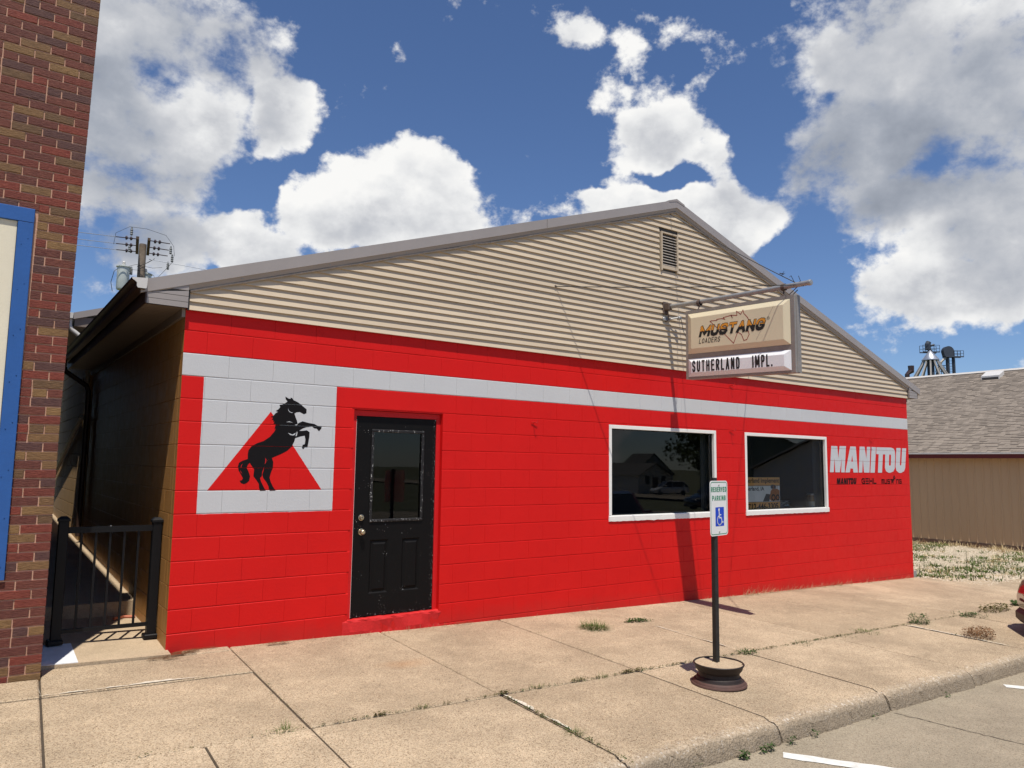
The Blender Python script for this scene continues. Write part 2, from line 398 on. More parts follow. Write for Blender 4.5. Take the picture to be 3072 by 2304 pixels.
def mat_glass():
    mt, n, b = material('window_glass'); mt.node_tree.nodes.remove(b)
    fr = n.n.new('ShaderNodeFresnel'); fr.inputs[0].default_value = 1.52
    tr = n.n.new('ShaderNodeBsdfTransparent'); tr.inputs[0].default_value = (0.98, 1.0, 0.99, 1)
    gl = n.n.new('ShaderNodeBsdfGlossy'); gl.inputs['Roughness'].default_value = 0.012
    n.put(gl.inputs['Normal'], n.bump(n.noise(n.pos(), 1.6, 1, 0.3), 0.012, 0.05))
    mx = n.n.new('ShaderNodeMixShader'); n.l.new(fr.outputs[0], mx.inputs[0]); n.l.new(tr.outputs[0], mx.inputs[1]); n.l.new(gl.outputs[0], mx.inputs[2])
    n.l.new(mx.outputs[0], mt.node_tree.nodes['Material Output'].inputs[0]); return mt
M_GLASS = mat_glass()
def mat_door():
    mt, n, b = material('chipped_black_door')
    p = n.pos()
    ch = n.math('MULTIPLY', n.mrange(n.noise(p, 75, 3, 0.6), 0.665, 0.70), n.mrange(n.noise(p, 5.5, 2, 0.5), 0.56, 0.63))
    x, y, z = n.sep(p)
    eb = n.mrange(z, 0.112, 0.145, 1, 0); er = n.mrange(x, 2.585, 2.625)
    edge = n.math('MULTIPLY', n.math('MAXIMUM', eb, n.math('MULTIPLY', er, 0.8)), n.mrange(n.noise(p, 60, 4, 0.75), 0.60, 0.66))
    f = n.math('MAXIMUM', ch, edge, clamp=True)
    n.put(b.inputs['Base Color'], n.mix(f, (0.0045, 0.004, 0.004), (0.62, 0.61, 0.58)))
    n.put(b.inputs['Roughness'], n.mrange(n.noise(p, 12, 4), 0.3, 0.7, 0.40, 0.6)); b.inputs['Specular IOR Level'].default_value = 0.16
    n.put(b.inputs['Normal'], n.bump(n.noise(p, 130, 3), 0.15, 0.003)); return mt
M_DOOR = mat_door()
def mat_bead():
    mt, n, b = material('worn_glazing_bead'); p = n.pos()
    f = n.mrange(n.noise(n.scaled(p, (1, 1, .55)), 60, 4, 0.75), 0.59, 0.65)
    n.put(b.inputs['Base Color'], n.mix(f, (0.008, 0.007, 0.007), (0.50, 0.50, 0.48))); b.inputs['Roughness'].default_value = 0.45; return mt
M_BEAD = mat_bead()
M_BRASS = simple('aged_nickel_knob', (0.55, 0.47, 0.33), 0.30, 0.9, var=0.1)

def mat_concrete(name, ca, cb, speck=1.0, sc=1.0, edgey=None):
    mt, n, b = material(name)
    p = n.pos(); r = n.rnd()
    tint = n.mix(r, ca, cb)
    mott = n.noise(p, 1.1, 5, 0.62); mott2 = n.noise(p, 5.0, 5, 0.65)
    c = n.mix(n.math('MULTIPLY', n.mrange(mott, 0.40, 0.64), 0.7), tint, tuple(x*0.72 for x in ca))
    c = n.mix(n.math('MULTIPLY', n.mrange(mott2, 0.5, 0.75), 0.35), c, tuple(min(1, x*1.22) for x in cb))
    cell = n.n.new('ShaderNodeTexVoronoi'); n.l.new(p, cell.inputs['Vector']); cell.inputs['Scale'].default_value = 170*sc
    cv = n.sep(cell.outputs['Color'])[0]
    g = n.ramp(cv, [(0.0, (0.42, 0.38, 0.34)), (0.10, (0.74, 0.70, 0.66)), (0.35, (0.97, 0.97, 0.97)), (0.7, (1.06, 1.05, 1.02)), (0.93, (1.26, 1.23, 1.16))], 'CONSTANT')
    c = n.mix(min(1.0, 0.8*speck), c, n.mix(1.0, c, g, 'MULTIPLY'))
    cell2 = n.n.new('ShaderNodeTexVoronoi'); n.l.new(p, cell2.inputs['Vector']); cell2.inputs['Scale'].default_value = 62*sc
    c2v = n.sep(cell2.outputs['Color'])[1]
    c = n.mix(n.math('MULTIPLY', n.math('MULTIPLY', n.math('GREATER_THAN', c2v, 0.86), n.math('LESS_THAN', cell2.outputs['Distance'], 0.30)), 0.42*speck), c, (0.16, 0.12, 0.085))
    # long faint streaks and rust
    st = n.mrange(n.noise(n.scaled(p, (0.9, 2.6, 1)), 1.6, 4, 0.6), 0.55, 0.75)
    c = n.mix(n.math('MULTIPLY', st, 0.22), c, tuple(x*0.62 for x in ca))
    if edgey:
        x, y, z = n.sep(p)
        e = n.mrange(n.math('ADD', y, n.math('MULTIPLY', n.math('SUBTRACT', n.noise(p, 9, 4, 0.7), 0.5), 0.16)), -3.62, -3.70)
        low = n.mrange(n.math('ADD', y, n.math('MULTIPLY', n.math('SUBTRACT', n.noise(p, 12, 3, 0.7), 0.5), 0.05)), -3.700, -3.745)
        peb = n.ramp(n.sep(cell2.outputs['Color'])[2], [(0, (0.40, 0.32, 0.23)), (0.4, (0.52, 0.43, 0.33)), (0.7, (0.26, 0.20, 0.145)), (0.93, (0.74, 0.70, 0.63))], 'CONSTANT')
        c = n.mix(n.math('MULTIPLY', e, 0.40), c, peb)
        c = n.mix(n.math('MULTIPLY', low, 0.80), c, n.mix(n.noise(p, 60, 3), (0.13, 0.105, 0.075), (0.26, 0.21, 0.15)))
        h0 = n.math('MULTIPLY', e, n.math('ADD', n.math('MULTIPLY', n.voro(p, 75*sc), 4.0), n.math('MULTIPLY', n.noise(p, 28, 4, 0.75), 5.0)))
        rp = n.vmath('LENGTH', n.scaled(n.vmath('SUBTRACT', p, (1.66, -1.2, 0)), (2.2, 4.2, 0)), out=1)
        rp = n.mrange(n.math('ADD', rp, n.math('MULTIPLY', n.noise(p, 4, 4, 0.7), 0.9)), 0.45, 1.15, 1, 0)
        c = n.mix(n.math('MULTIPLY', rp, 0.36), c, (0.36, 0.17, 0.06))
    n.put(b.inputs['Base Color'], c); b.inputs['Roughness'].default_value = 0.88; b.inputs['Specular IOR Level'].default_value = 0.25
    h = n.math('ADD', n.math('MULTIPLY', cv, 0.6), n.noise(p, 90*sc, 3, 0.7))
    if edgey: h = n.math('ADD', h, h0)
    n.put(b.inputs['Normal'], n.bump(h, 0.5, 0.004)); return mt
M_SLAB = mat_concrete('exposed_aggregate_concrete', (0.430, 0.335, 0.226), (0.525, 0.414, 0.285), 1.25, 1.0, True)
M_ALLEY = mat_concrete('alley_concrete', (0.48, 0.37, 0.245), (0.50, 0.385, 0.26), 0.5, 1.0)
M_ROAD = mat_concrete('worn_road_concrete', (0.335, 0.282, 0.205), (0.35, 0.297, 0.22), 0.8, 0.8)
M_LOT = mat_concrete('limestone_gravel', (0.47, 0.39, 0.28), (0.49, 0.41, 0.30), 1.0, 0.35)
M_DIRT = simple('dark_joint_dirt', (0.065, 0.048, 0.032), 0.95, var=0.25, scale=30, bump=0.6)
M_GROUND = simple('open_ground', (0.105, 0.105, 0.045), 0.95, var=0.3, scale=0.4)
M_WHITECONC = simple('whitewashed_concrete', (0.66, 0.68, 0.70), 0.75, var=0.10, scale=12, bump=0.9, bscale=40)
M_PAINTLINE = simple('white_road_paint', (0.66, 0.65, 0.60), 0.8, var=0.2, scale=20, bump=0.3)
M_GREYBLOCK = simple('grey_concrete', (0.30, 0.29, 0.27), 0.9, var=0.1, bump=0.5)
M_PEBBLE = simple('pale_pebble', (0.55, 0.465, 0.345), 0.9, var=0.25, scale=30)
def leaf(name, a, b_, tr=0.0):
    mt, n, b = material(name)
    f = n.noise(n.pos(), 22, 3, 0.7)
    n.put(b.inputs['Base Color'], n.mix(f, a, b_)); b.inputs['Roughness'].default_value = 0.7; b.inputs['Specular IOR Level'].default_value = 0.08
    return mt
M_GRASS = leaf('green_grass', (0.050, 0.085, 0.016), (0.125, 0.165, 0.040))
M_WEED = leaf('weed_leaf', (0.030, 0.062, 0.018), (0.070, 0.105, 0.032))
M_DRY = leaf('dry_straw', (0.40, 0.30, 0.16), (0.60, 0.48, 0.29))
M_BROWN = leaf('dead_brown_weed', (0.11, 0.055, 0.025), (0.23, 0.125, 0.06))
M_PURS = leaf('purslane', (0.10, 0.06, 0.025), (0.12, 0.13, 0.05))
M_PINKSTRAW = leaf('dry_stems', (0.50, 0.28, 0.19), (0.62, 0.42, 0.30))
M_TREE = leaf('tree_leaf', (0.030, 0.050, 0.015), (0.085, 0.11, 0.035))

# =================================================================== GROUND
def sheet(name, xs, ys, zf, mt, kind='structure', label=None):
    mb = MB(); nx = len(xs); vs = [(x, y, zf(x, y)) for y in ys for x in xs]
    fs = [(j*nx+i, j*nx+i+1, (j+1)*nx+i+1, (j+1)*nx+i) for j in range(len(ys)-1) for i in range(nx-1)]
    mb.add(vs, fs); o = mb.build(name, mt, fix=False)
    o['kind'] = kind
    if label: o['label'] = label
    return o
def frange(a, b, st):
    k = max(1, int(round((b-a)/st))); return [a+(b-a)*i/k for i in range(k+1)]
sheet('ground', [-900, -300, -45, 0, 40, 90, 140, 300, 900], [-900, -300, -150, -60, -3.9, 2, 20, 60, 150, 300, 900], lambda x, y: gz(x)-0.42, M_GROUND, label='open grassy ground under the street and lots')
road = sheet('road', frange(-60, 140, 10), [-24, -18, -12, -8, -3.70], lambda x, y: gz(x)-0.185, M_ROAD, label='worn pale concrete street beside the kerb')
sheet('side_street', [58, 66, 74, 82], frange(-170, -24, 14.6), lambda x, y: gz(x)-0.183, M_ROAD, label='side street running away from the main street')
# painted parking lines: pieces of the road
def road_strip(name, a, b, w, seed):
    rr = random.Random(seed); a = Vector(a); b = Vector(b); t = (b-a); L = t.length; t /= L; nrm = Vector((-t.y, t.x))
    k = int(L/0.06); vs = []; fs = []
    for i in range(k+1):
        q = a + t*(L*i/k); l = w/2 + rr.uniform(-.007, .006); r2 = w/2 + rr.uniform(-.007, .006)
        for s_ in (l, -r2):
            p = q + nrm*s_; vs.append((p.x, p.y, gz(p.x)-0.181))
    for i in range(k): fs.append((2*i, 2*i+1, 2*i+3, 2*i+2))
    mb = MB().add(vs, fs); return mb.build(name, M_PAINTLINE, road, fix=False)
PD = Vector((0.47, -0.66)).normalized()
for i, xs in enumerate((-3.9, -0.4, 3.06, 6.50, 9.94, 13.4, 16.8)):
    st = Vector((xs, -3.90)); road_strip('parking_line', st, st+PD*5.2, 0.115, 40+i)
# crack with tar in the road
def road_crack(pts, w, seed):
    rr = random.Random(seed); vs = []; fs = []; P = []
    for (a, b), (c, e) in zip(pts, pts[1:]):
        for i in range(14): P.append((a+(c-a)*i/14+rr.uniform(-.012, .012), b+(e-b)*i/14+rr.uniform(-.012, .012)))
    for x, y in P:
        for s_ in (-1, 1): vs.append((x+s_*w/2*rr.uniform(.4, 1.3), y, gz(x)-0.182))
    for i in range(len(P)-1): fs.append((2*i, 2*i+1, 2*i+3, 2*i+2))
    MB().add(vs, fs).build('crack', M_DIRT, road, fix=False)
road_crack([(4.70, -3.80), (4.74, -4.25), (4.80, -4.75), (4.9, -6.2), (4.95, -8.5)], 0.010, 3)
road_crack([(9.3, -3.80), (9.3, -5.2), (9.5, -8)], 0.010, 5)
road_crack([(0.4, -3.80), (0.3, -5.2), (0.5, -8)], 0.010, 6)

# sidewalk: one slab per joint field
walk = empty('sidewalk'); walk['kind'] = 'structure'; walk['label'] = 'sandy exposed-aggregate concrete sidewalk in front of the red building'
sheet('joint_soil', frange(-12, 32, 2), [-3.55, -3.0, -2.3, -0.9, 0.05], lambda x, y: gz(x, y)-0.016, M_DIRT, label='dark soil under the sidewalk joints')
TX = [-9.6, -8.1, -6.6, -5.1, -3.7, -2.3, -1.04, 0.405, 1.885, 3.345, 4.81, 6.31, 7.87, 9.40, 10.88, 12.36, 13.9, 15.4, 16.9, 18.4, 19.9, 21.4, 22.9, 24.4, 25.9, 27.4]
TF = [-9.6, -8.1, -6.6, -5.1, -3.7, -2.3, -1.04, -0.235, 0.405, 1.885, 3.345, 4.81, 6.31, 7.87, 9.40, 10.88, 12.36, 13.9, 15.4, 16.9, 18.4, 19.9, 21.4, 22.9, 24.4, 25.9, 27.4]
def tx(X, y): return X + 0.055*(y+2.3)
def slab(X0, X1, y0, y1, dz=0.0, gap=0.0075, curb=False, name='slab', seed=0):
    """flat slab with eased, slightly chipped edges; the kerb side rounds over a worn nose"""
    rr = random.Random(seed); mb = MB(); ch = 0.007
    if curb:
        prof = [(y1-gap-ch, 0), ((y1-3.60)/2-0.1, 0), (-3.60, 0), (-3.655, -0.003), (-3.695, -0.010), (-3.722, -0.026), (-3.742, -0.055), (-3.765, -0.115), (-3.790, -0.21)]
        k = max(4, int((X1-X0)/0.03)); vs = []; fs = []
        ph = rr.uniform(0, 9)
        for i in range(k+1):
            f = i/k
            big = 0.018*math.sin(f*5+ph)+0.012*math.sin(f*13+2*ph)
            end = max(0, 1-min(f, 1-f)*k/2.2)
            jl = [rr.gauss(0, 1) for _ in prof]
            for j, (y, z) in enumerate(prof):
                w = 0 if j < 3 else 1
                yy = y + w*(0.35*big + 0.005*jl[j]); zz = z + (w*(0.20*big*(j < 6) + 0.0040*jl[j]) if j < 8 else 0)
                if j >= 3: zz -= end*0.012; yy += end*0.012
                x0, x1 = tx(X0, yy)+gap, tx(X1, yy)-gap
                x = x0+(x1-x0)*f
                vs.append((x, yy, gz(x, yy)+dz+zz-(ch*0.8 if i in (0, k) and j < 4 else 0)))
        n = len(prof)
        for i in range(k):
            for j in range(n-1): fs.append((i*n+j, (i+1)*n+j, (i+1)*n+j+1, i*n+j+1))
        b = len(vs)
        for i in (0, k):   # end faces and back lip
            for j in range(n): x, y, z = vs[i*n+j]; vs.append((x, y, gz(x, y)-0.24))
        for e, i in enumerate((0, k)):
            for j in range(n-1): fs.append((i*n+j, i*n+j+1, b+e*n+j+1, b+e*n+j))
        for i in range(k+1): x, y, z = vs[i*n]; vs.append((x, y+ch, z-ch)); vs.append((x, y+ch, z-0.1))
        b2 = b+2*n
        for i in range(k):
            fs.append((i*n, (i+1)*n, b2+2*(i+1), b2+2*i)); fs.append((b2+2*i, b2+2*(i+1), b2+2*(i+1)+1, b2+2*i+1))
        mb.add(vs, fs)
    else:
        def ring(g_, z_):
            out = []
            for (X, y, sx, sy) in ((X0, y0, 1, 1), (X1, y0, -1, 1), (X1, y1, -1, -1), (X0, y1, 1, -1)):
                yy = y+sy*g_; out.append((tx(X, yy)+sx*g_, yy))
            P = []
            for (a, b), (c, e) in zip(out, out[1:]+out[:1]):
                k = max(2, int(math.hypot(c-a, e-b)/0.09))
                for i in range(k):
                    x = a+(c-a)*i/k; y = b+(e-b)*i/k
                    P.append((x, y, z_))
            return P
        r0 = ring(gap+ch, 0); n = len(r0); vs = []
        for lvl, (g_, z_) in enumerate(((gap+ch, 0.0), (gap, -ch), (gap, -0.10))):
            for (x, y, z) in ring(gap+ch, z_)[:n]:
                cx = (tx(X0, y)+tx(X1, y))/2; cy = (y0+y1)/2
                ex = (1 if x > cx else -1)*(gap+ch-g_); ey = (1 if y > cy else -1)*(gap+ch-g_)
                onx = abs(x-(tx(X0, y)+gap+ch)) < .004 or abs(x-(tx(X1, y)-gap-ch)) < .004
                ony = abs(y-(y0+gap+ch)) < .004 or abs(y-(y1-gap-ch)) < .004
                q = rr.uniform(0, 0.006) if lvl == 0 else 0
                xx = x + (ex if onx else 0) - (q if onx and ex >= 0 and x > cx else -q if onx else 0)
                yy = y + (ey if ony else 0) - (q if ony and y > cy else -q if ony else 0)
                vs.append((xx, yy, gz(xx, yy)+dz+z_))
        fs = [tuple(range(n))]
        for l in range(2):
            for i in range(n): fs.append((l*n+i, (l+1)*n+i, (l+1)*n+(i+1) % n, l*n+(i+1) % n))
        mb.add(vs, fs)
    return mb.build(name, M_SLAB, walk)
k = 0
for a, b in zip(TX, TX[1:]):
    k += 1; dzz = R.uniform(-.003, .003)
    if b < 0.5: slab(a, b, -0.885, -0.14 if b < 0.42 and a > -2 else -0.40, 0.008+dzz, seed=k); slab(a, b, -2.3, -0.885, dzz, seed=k+200)
    elif a > 13.5: slab(a, b, -2.3, -0.92, dzz, seed=k)
    else: slab(a, b, -2.3, 0.03, dzz, seed=k)
for a, b in zip(TF, TF[1:]):
    k += 1; slab(a, b, -3.8, -2.3, R.uniform(-.003, .003), curb=True, name='kerb_slab', seed=k)
def chipped(a, b, w, seed, dz=0.0):
    rr = random.Random(seed); a = Vector(a); b = Vector(b); t = b-a; L = t.length; t /= L; nrm = Vector((-t.y, t.x)); k = int(L/.022); vs = []; fs = []; ww = w
    for i in range(k+1):
        ww = max(.002, min(w*1.6, ww+rr.gauss(0, w*.28)))*(0.985); q = a+t*(L*i/k)
        for s_ in (0.0, ww*min(1, (k-i)/8, i/4+.3)):
            p = q+nrm*s_; vs.append((p.x, p.y, gz(p.x, p.y)+.0035+dz))
    for i in range(k): fs.append((2*i, 2*i+1, 2*i+3, 2*i+2))
    MB().add(vs, fs).build('chipped_edge', M_SPALL, walk, fix=False)
M_SPALL = simple('pale_spalled_concrete', (0.60, 0.54, 0.43), 0.9, var=0.2, scale=40, bump=0.8)
chipped((-.97, -.872), (.10, -.872), .030, 5, .008); chipped((-.958, -.85), (-.965, -.60), -.05, 6, .008)
chipped((1.895, -2.32), (1.845, -3.25), .030, 7); chipped((7.87, -2.32), (7.80, -3.5), .02, 8); chipped((4.9, -1.0), (4.82, -2.2), .010, 9)
# fill pieces close to the red wall left of the door
slab(0.0, 0.405, -0.14, 0.03, 0.008, name='slab', seed=77)

# alley floor behind the gate: rises, one step, then a ramp
def az_(x, y):
    if y < 0.45: return 0.02 - 0.035*x + 0.115*(y+0.13)*0.6
    if y < 1.45: return 0.062 - 0.035*x + 0.02*(y-0.45)
    return 0.23 + 0.04*(y-1.5)
alley = sheet('alley_path', frange(-0.955, 0.02, 0.1), frange(-0.13, 1.449, 0.12)+[1.451]+frange(1.6, 17, 1.1), az_, M_ALLEY, label='pale concrete alley floor rising behind the black gate')
mb = MB(); mb.box(-0.93, -0.66, -0.126, 0.42, -0.05, 0.05)
o = mb.build('painted_patch', M_WHITECONC, alley)
for v in o.data.vertices:
    if v.co.z > 0: v.co.z = az_(v.co.x, v.co.y)+0.006
mb = MB(); mb.add([(x, -0.131, az_(x, -.13) if t else -0.08) for t in (0, 1) for x in frange(-0.955, 0.02, 0.1)], [(i, i+1, i+12 if False else i+1+len(frange(-0.955, 0.02, 0.1)), i+len(frange(-0.955, 0.02, 0.1))) for i in range(len(frange(-0.955, 0.02, 0.1))-1)]); mb.build('front_lip', M_ALLEY, alley)

# gravel lot on the right
lot = sheet('gravel_lot', frange(12.6, 22.5, 0.5), [-0.93, -0.6, -0.2, 0.3, 1, 2, 4, 8, 17], lambda x, y: gz(x, y)-0.012+0.01*math.sin(x*3.1+y*2.3), M_LOT, label='pale limestone gravel lot between the buildings')
sheet('far_lot', frange(22.5, 40, 3.5), [-3.7, -2.3, -0.93], lambda x, y: gz(x, y)-0.05, M_LOT, label='gravel verge further down the street')

# =================================================================== RED BUILDING
C8 = 0.2032; Z0 = 2.5928           # course height, top of the grey band
BW, BD = 12.78, 6.0
JOINTS = [Z0 - C8*i for i in range(-3, 17)]
bld = empty('red_building', (0, 0, 0), 0, 'red painted concrete block storefront with cream siding gable and horse mural', 'building')
DOOR = (1.652, 2.685, 0.078, 2.176); W1 = (5.150, 7.251, 0.945, 2.166); W2 = (7.912, 10.071, 0.945, 2.166)
OPEN = [DOOR, W1, W2]
def subtract(rects, hole):
    out = []; hx0, hx1, hz0, hz1 = hole
    for (a, b, c, e) in rects:
        if b <= hx0 or a >= hx1 or e <= hz0 or c >= hz1: out.append((a, b, c, e)); continue
        if a < hx0: out.append((a, hx0, c, e))
        if b > hx1: out.append((hx1, b, c, e))
        x0, x1 = max(a, hx0), min(b, hx1)
        if e > hz1: out.append((x0, x1, hz1, e))
        if c < hz0: out.append((x0, x1, c, hz0))
    return out
blocks = []
for kc in range(-2, 15):
    zt = Z0 - C8*kc; zb = zt - C8
    off = 0.199 if kc % 2 else 0.401
    xs = [0.0] + [off + 0.4085*i for i in range(0, 40) if off + 0.4085*i < BW-0.08] + [BW]
    if kc == 1:   # long lintel block over the door
        xs = [x for x in xs if x < 1.42] + [1.458, 2.85] + [x for x in xs if x > 3.0]
    for a, b in zip(xs, xs[1:]):
        if zt < gz(b)-0.02: continue
        rs = [(a, b, zb, min(zt, 3.0))]
        for h in OPEN: rs = subtract(rs, h)
        for r_ in rs:
            if r_[1]-r_[0] > 0.03 and r_[3]-r_[2] > 0.02: blocks.append(r_)
CAMP = Vector((-1.495, -7.06, 1.64))
cache = {}
def block_shape(mb, cx, cz, w, h, y, dp):
    gx, gz_, cx_, cz_ = 0.0003, 0.0026, 0.0009, 0.0044
    x0, x1, z0, z1 = cx-w/2+gx, cx+w/2-gx, cz-h/2+gz_, cz+h/2-gz_; e = 0.0042
    vs = [(x0+cx_,y,z0+cz_),(x1-cx_,y,z0+cz_),(x1-cx_,y,z1-cz_),(x0+cx_,y,z1-cz_),(x0,y+e,z0),(x1,y+e,z0),(x1,y+e,z1),(x0,y+e,z1),(x0,y+dp,z0),(x1,y+dp,z0),(x1,y+dp,z1),(x0,y+dp,z1)]
    mb.add(vs, [(0,1,2,3),(0,4,5,1),(1,5,6,2),(2,6,7,3),(3,7,4,0),(4,8,9,5),(5,9,10,6),(6,10,11,7),(7,11,8,4)])
def block_mesh(w, h, dp):
    key = (round(w, 3), round(h, 3), dp)
    if key not in cache:
        mb = MB(); block_shape(mb, 0, 0, w, h, 0, dp); cache[key] = mb.mesh('block', M_BLOCK)
    return cache[key]
items = []
for (a, b, c, e) in blocks:
    ctr = Vector(((a+b)/2, 0, (c+e)/2)); mural = (a < 1.5 and 1.1 < ctr.z < 2.4) or (a > 9.7 and 1.2 < ctr.z < 2.2)
    items.append((ctr, b-a, e-c, 0.0 if mural else R.uniform(-0.0009, 0.0009), (ctr-CAMP).length/max(.05, math.sqrt((b-a)*(e-c)))))
side = []
for kc in range(-2, 14):
    zt = Z0 - C8*kc; zb = zt - C8; off = 0.19 if kc % 2 else 0.395
    ys = [0.09] + [off + 0.4085*i for i in range(16) if off + 0.4085*i < BD] + [BD]
    for a, b in zip(ys, ys[1:]):
        side.append((a, b, zb, zt))
items.sort(key=lambda t: t[4])
for ctr, w, h, jy, _ in items[:282]:
    link('block', block_mesh(w, h, 0.085), bld, (ctr.x, jy, ctr.z))
rest = MB()
for ctr, w, h, jy, _ in items[282:]:
    block_shape(rest, ctr.x, ctr.z, w, h, jy, 0.085)
for (a, b, c, e) in side[:]:
    if a > 0.9:
        rest.cbox(0.0, 0.085, a+.0016, b-.0016, c+.0016, e-.0016, 0.0032)
rest.build('block_courses', M_BLOCK, bld, kind='stuff')
for (a, b, c, e) in side:
    if a <= 0.9:
        q = MB(); q.cbox(0.0, 0.085, a+.0016, b-.0016, c+.0016, e-.0016, 0.0032); q.build('side_block', M_BLOCK, bld)
# mortar core behind the blocks
core = MB()
rs = [(0.006, BW-.004, -0.6, 3.0)]
for h in OPEN: rs = subtract(rs, (h[0]-.001, h[1]+.001, h[2]-.001, h[3]+.001))
for (a, b, c, e) in rs: core.box(a, b, 0.0052, 0.092, c, e)
core.box(0.0042, 0.092, 0.092, BD, -0.6, 3.0); core.box(BW-0.09, BW-0.002, 0.092, BD, -0.6, 3.0); core.box(0.092, BW-0.09, BD-0.1, BD, -0.6, 3.0)
core.build('wall', M_BLOCK, bld)
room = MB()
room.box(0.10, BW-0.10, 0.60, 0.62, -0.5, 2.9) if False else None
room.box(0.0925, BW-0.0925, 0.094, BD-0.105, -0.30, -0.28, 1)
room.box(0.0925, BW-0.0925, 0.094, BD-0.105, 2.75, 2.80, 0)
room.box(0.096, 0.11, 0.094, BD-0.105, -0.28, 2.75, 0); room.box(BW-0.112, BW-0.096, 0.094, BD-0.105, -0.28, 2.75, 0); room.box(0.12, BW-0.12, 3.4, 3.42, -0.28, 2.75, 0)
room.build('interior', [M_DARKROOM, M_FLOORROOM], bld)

# horse and lettering painted on the wall
HORSE = [(0.937,2.258),(0.968,2.241),(0.989,2.238),(0.986,2.249),(1.002,2.249),(1.019,2.228),(1.063,2.21),(1.102,2.183),(1.151,2.147),(1.151,2.109),(1.127,2.097),(1.099,2.11),(1.084,2.117),(1.053,2.113),(1.033,2.1),(1.045,2.066),(1.06,2.033),(1.069,2.0),(1.079,2.012),(1.116,2.029),(1.18,2.015),(1.234,2.009),(1.27,1.991),(1.312,1.988),(1.307,1.965),(1.285,1.938),(1.261,1.963),(1.236,1.965),(1.214,1.982),(1.157,1.973),(1.123,1.961),(1.086,1.936),(1.12,1.937),(1.162,1.944),(1.191,1.926),(1.19,1.882),(1.182,1.82),(1.176,1.783),(1.152,1.782),(1.133,1.758),(1.121,1.775),(1.126,1.802),(1.147,1.809),(1.152,1.853),(1.143,1.891),(1.105,1.883),(1.051,1.865),(1.042,1.83),(1.02,1.782),(0.978,1.741),(0.922,1.71),(0.836,1.672),(0.85,1.633),(0.849,1.581),(0.833,1.535),(0.822,1.489),(0.834,1.449),(0.856,1.407),(0.884,1.367),(0.831,1.366),(0.82,1.384),(0.816,1.407),(0.794,1.446),(0.763,1.485),(0.753,1.515),(0.763,1.557),(0.768,1.593),(0.751,1.541),(0.749,1.502),(0.734,1.485),(0.745,1.45),(0.77,1.404),(0.792,1.367),(0.74,1.366),(0.729,1.391),(0.725,1.43),(0.702,1.463),(0.671,1.501),(0.673,1.534),(0.675,1.566),(0.654,1.592),(0.631,1.624),(0.615,1.604),(0.607,1.578),(0.624,1.546),(0.641,1.501),(0.635,1.46),(0.617,1.44),(0.589,1.428),(0.563,1.437),(0.548,1.46),(0.568,1.464),(0.577,1.482),(0.559,1.514),(0.535,1.552),(0.527,1.591),(0.535,1.623),(0.565,1.642),(0.612,1.659),(0.61,1.701),(0.615,1.74),(0.642,1.778),(0.692,1.807),(0.75,1.828),(0.807,1.869),(0.845,1.917),(0.86,1.951),(0.847,1.94),(0.852,1.97),(0.855,1.991),(0.834,1.993),(0.843,2.013),(0.83,2.013),(0.833,2.029),(0.816,2.029),(0.828,2.049),(0.805,2.058),(0.831,2.069),(0.85,2.094),(0.873,2.108),(0.849,2.114),(0.875,2.132),(0.891,2.153),(0.883,2.176),(0.913,2.181),(0.936,2.192),(0.959,2.212),(0.941,2.233)]
SLITS = [[(0.969,2.147),(0.974,2.127),(0.995,2.111),(1.019,2.109),(1.005,2.104),(0.985,2.111),(0.97,2.127)],[(0.955,2.013),(0.985,2.023),(1.023,2.011),(0.985,2.016)],[(1.038,1.99),(1.069,2.0),(1.059,1.987)],[(0.977,1.913),(1.022,1.898),(1.054,1.916),(1.043,1.894),(1.026,1.889),(1.001,1.893)],[(1.064,1.93),(1.07,1.919),(1.064,1.885),(1.053,1.883)]]
SLITS_R = [[(0.774,1.671),(0.783,1.658),(0.782,1.632),(0.77,1.609),(0.775,1.639)],[(0.785,1.642),(0.807,1.659),(0.791,1.645)],[(0.57,1.617),(0.555,1.6),(0.552,1.575),(0.557,1.578),(0.56,1.597)],[(0.548,1.559),(0.554,1.538),(0.572,1.52),(0.558,1.54)]]
def wall_paint(name, loops_list, y, mt, parent=bld, gap=0.0020):
    mb = MB()
    for loops in loops_list:
        vs, fs = poly_mesh(loops, lambda a, b: (a, y, b))
        bm = clip_courses(vs, fs, JOINTS, gap); mb.bm(bm); bm.free()
    return mb.build(name, mt, parent, fix=False)
horse = wall_paint('painted_horse', [[HORSE]], -0.0008, M_BLACKPAINT)
wall_paint('painted_highlight', [[s] for s in SLITS], -0.0013, M_GREYPAINT, horse)
wall_paint('painted_highlight', [[s] for s in SLITS_R], -0.0013, M_REDPAINT, horse)
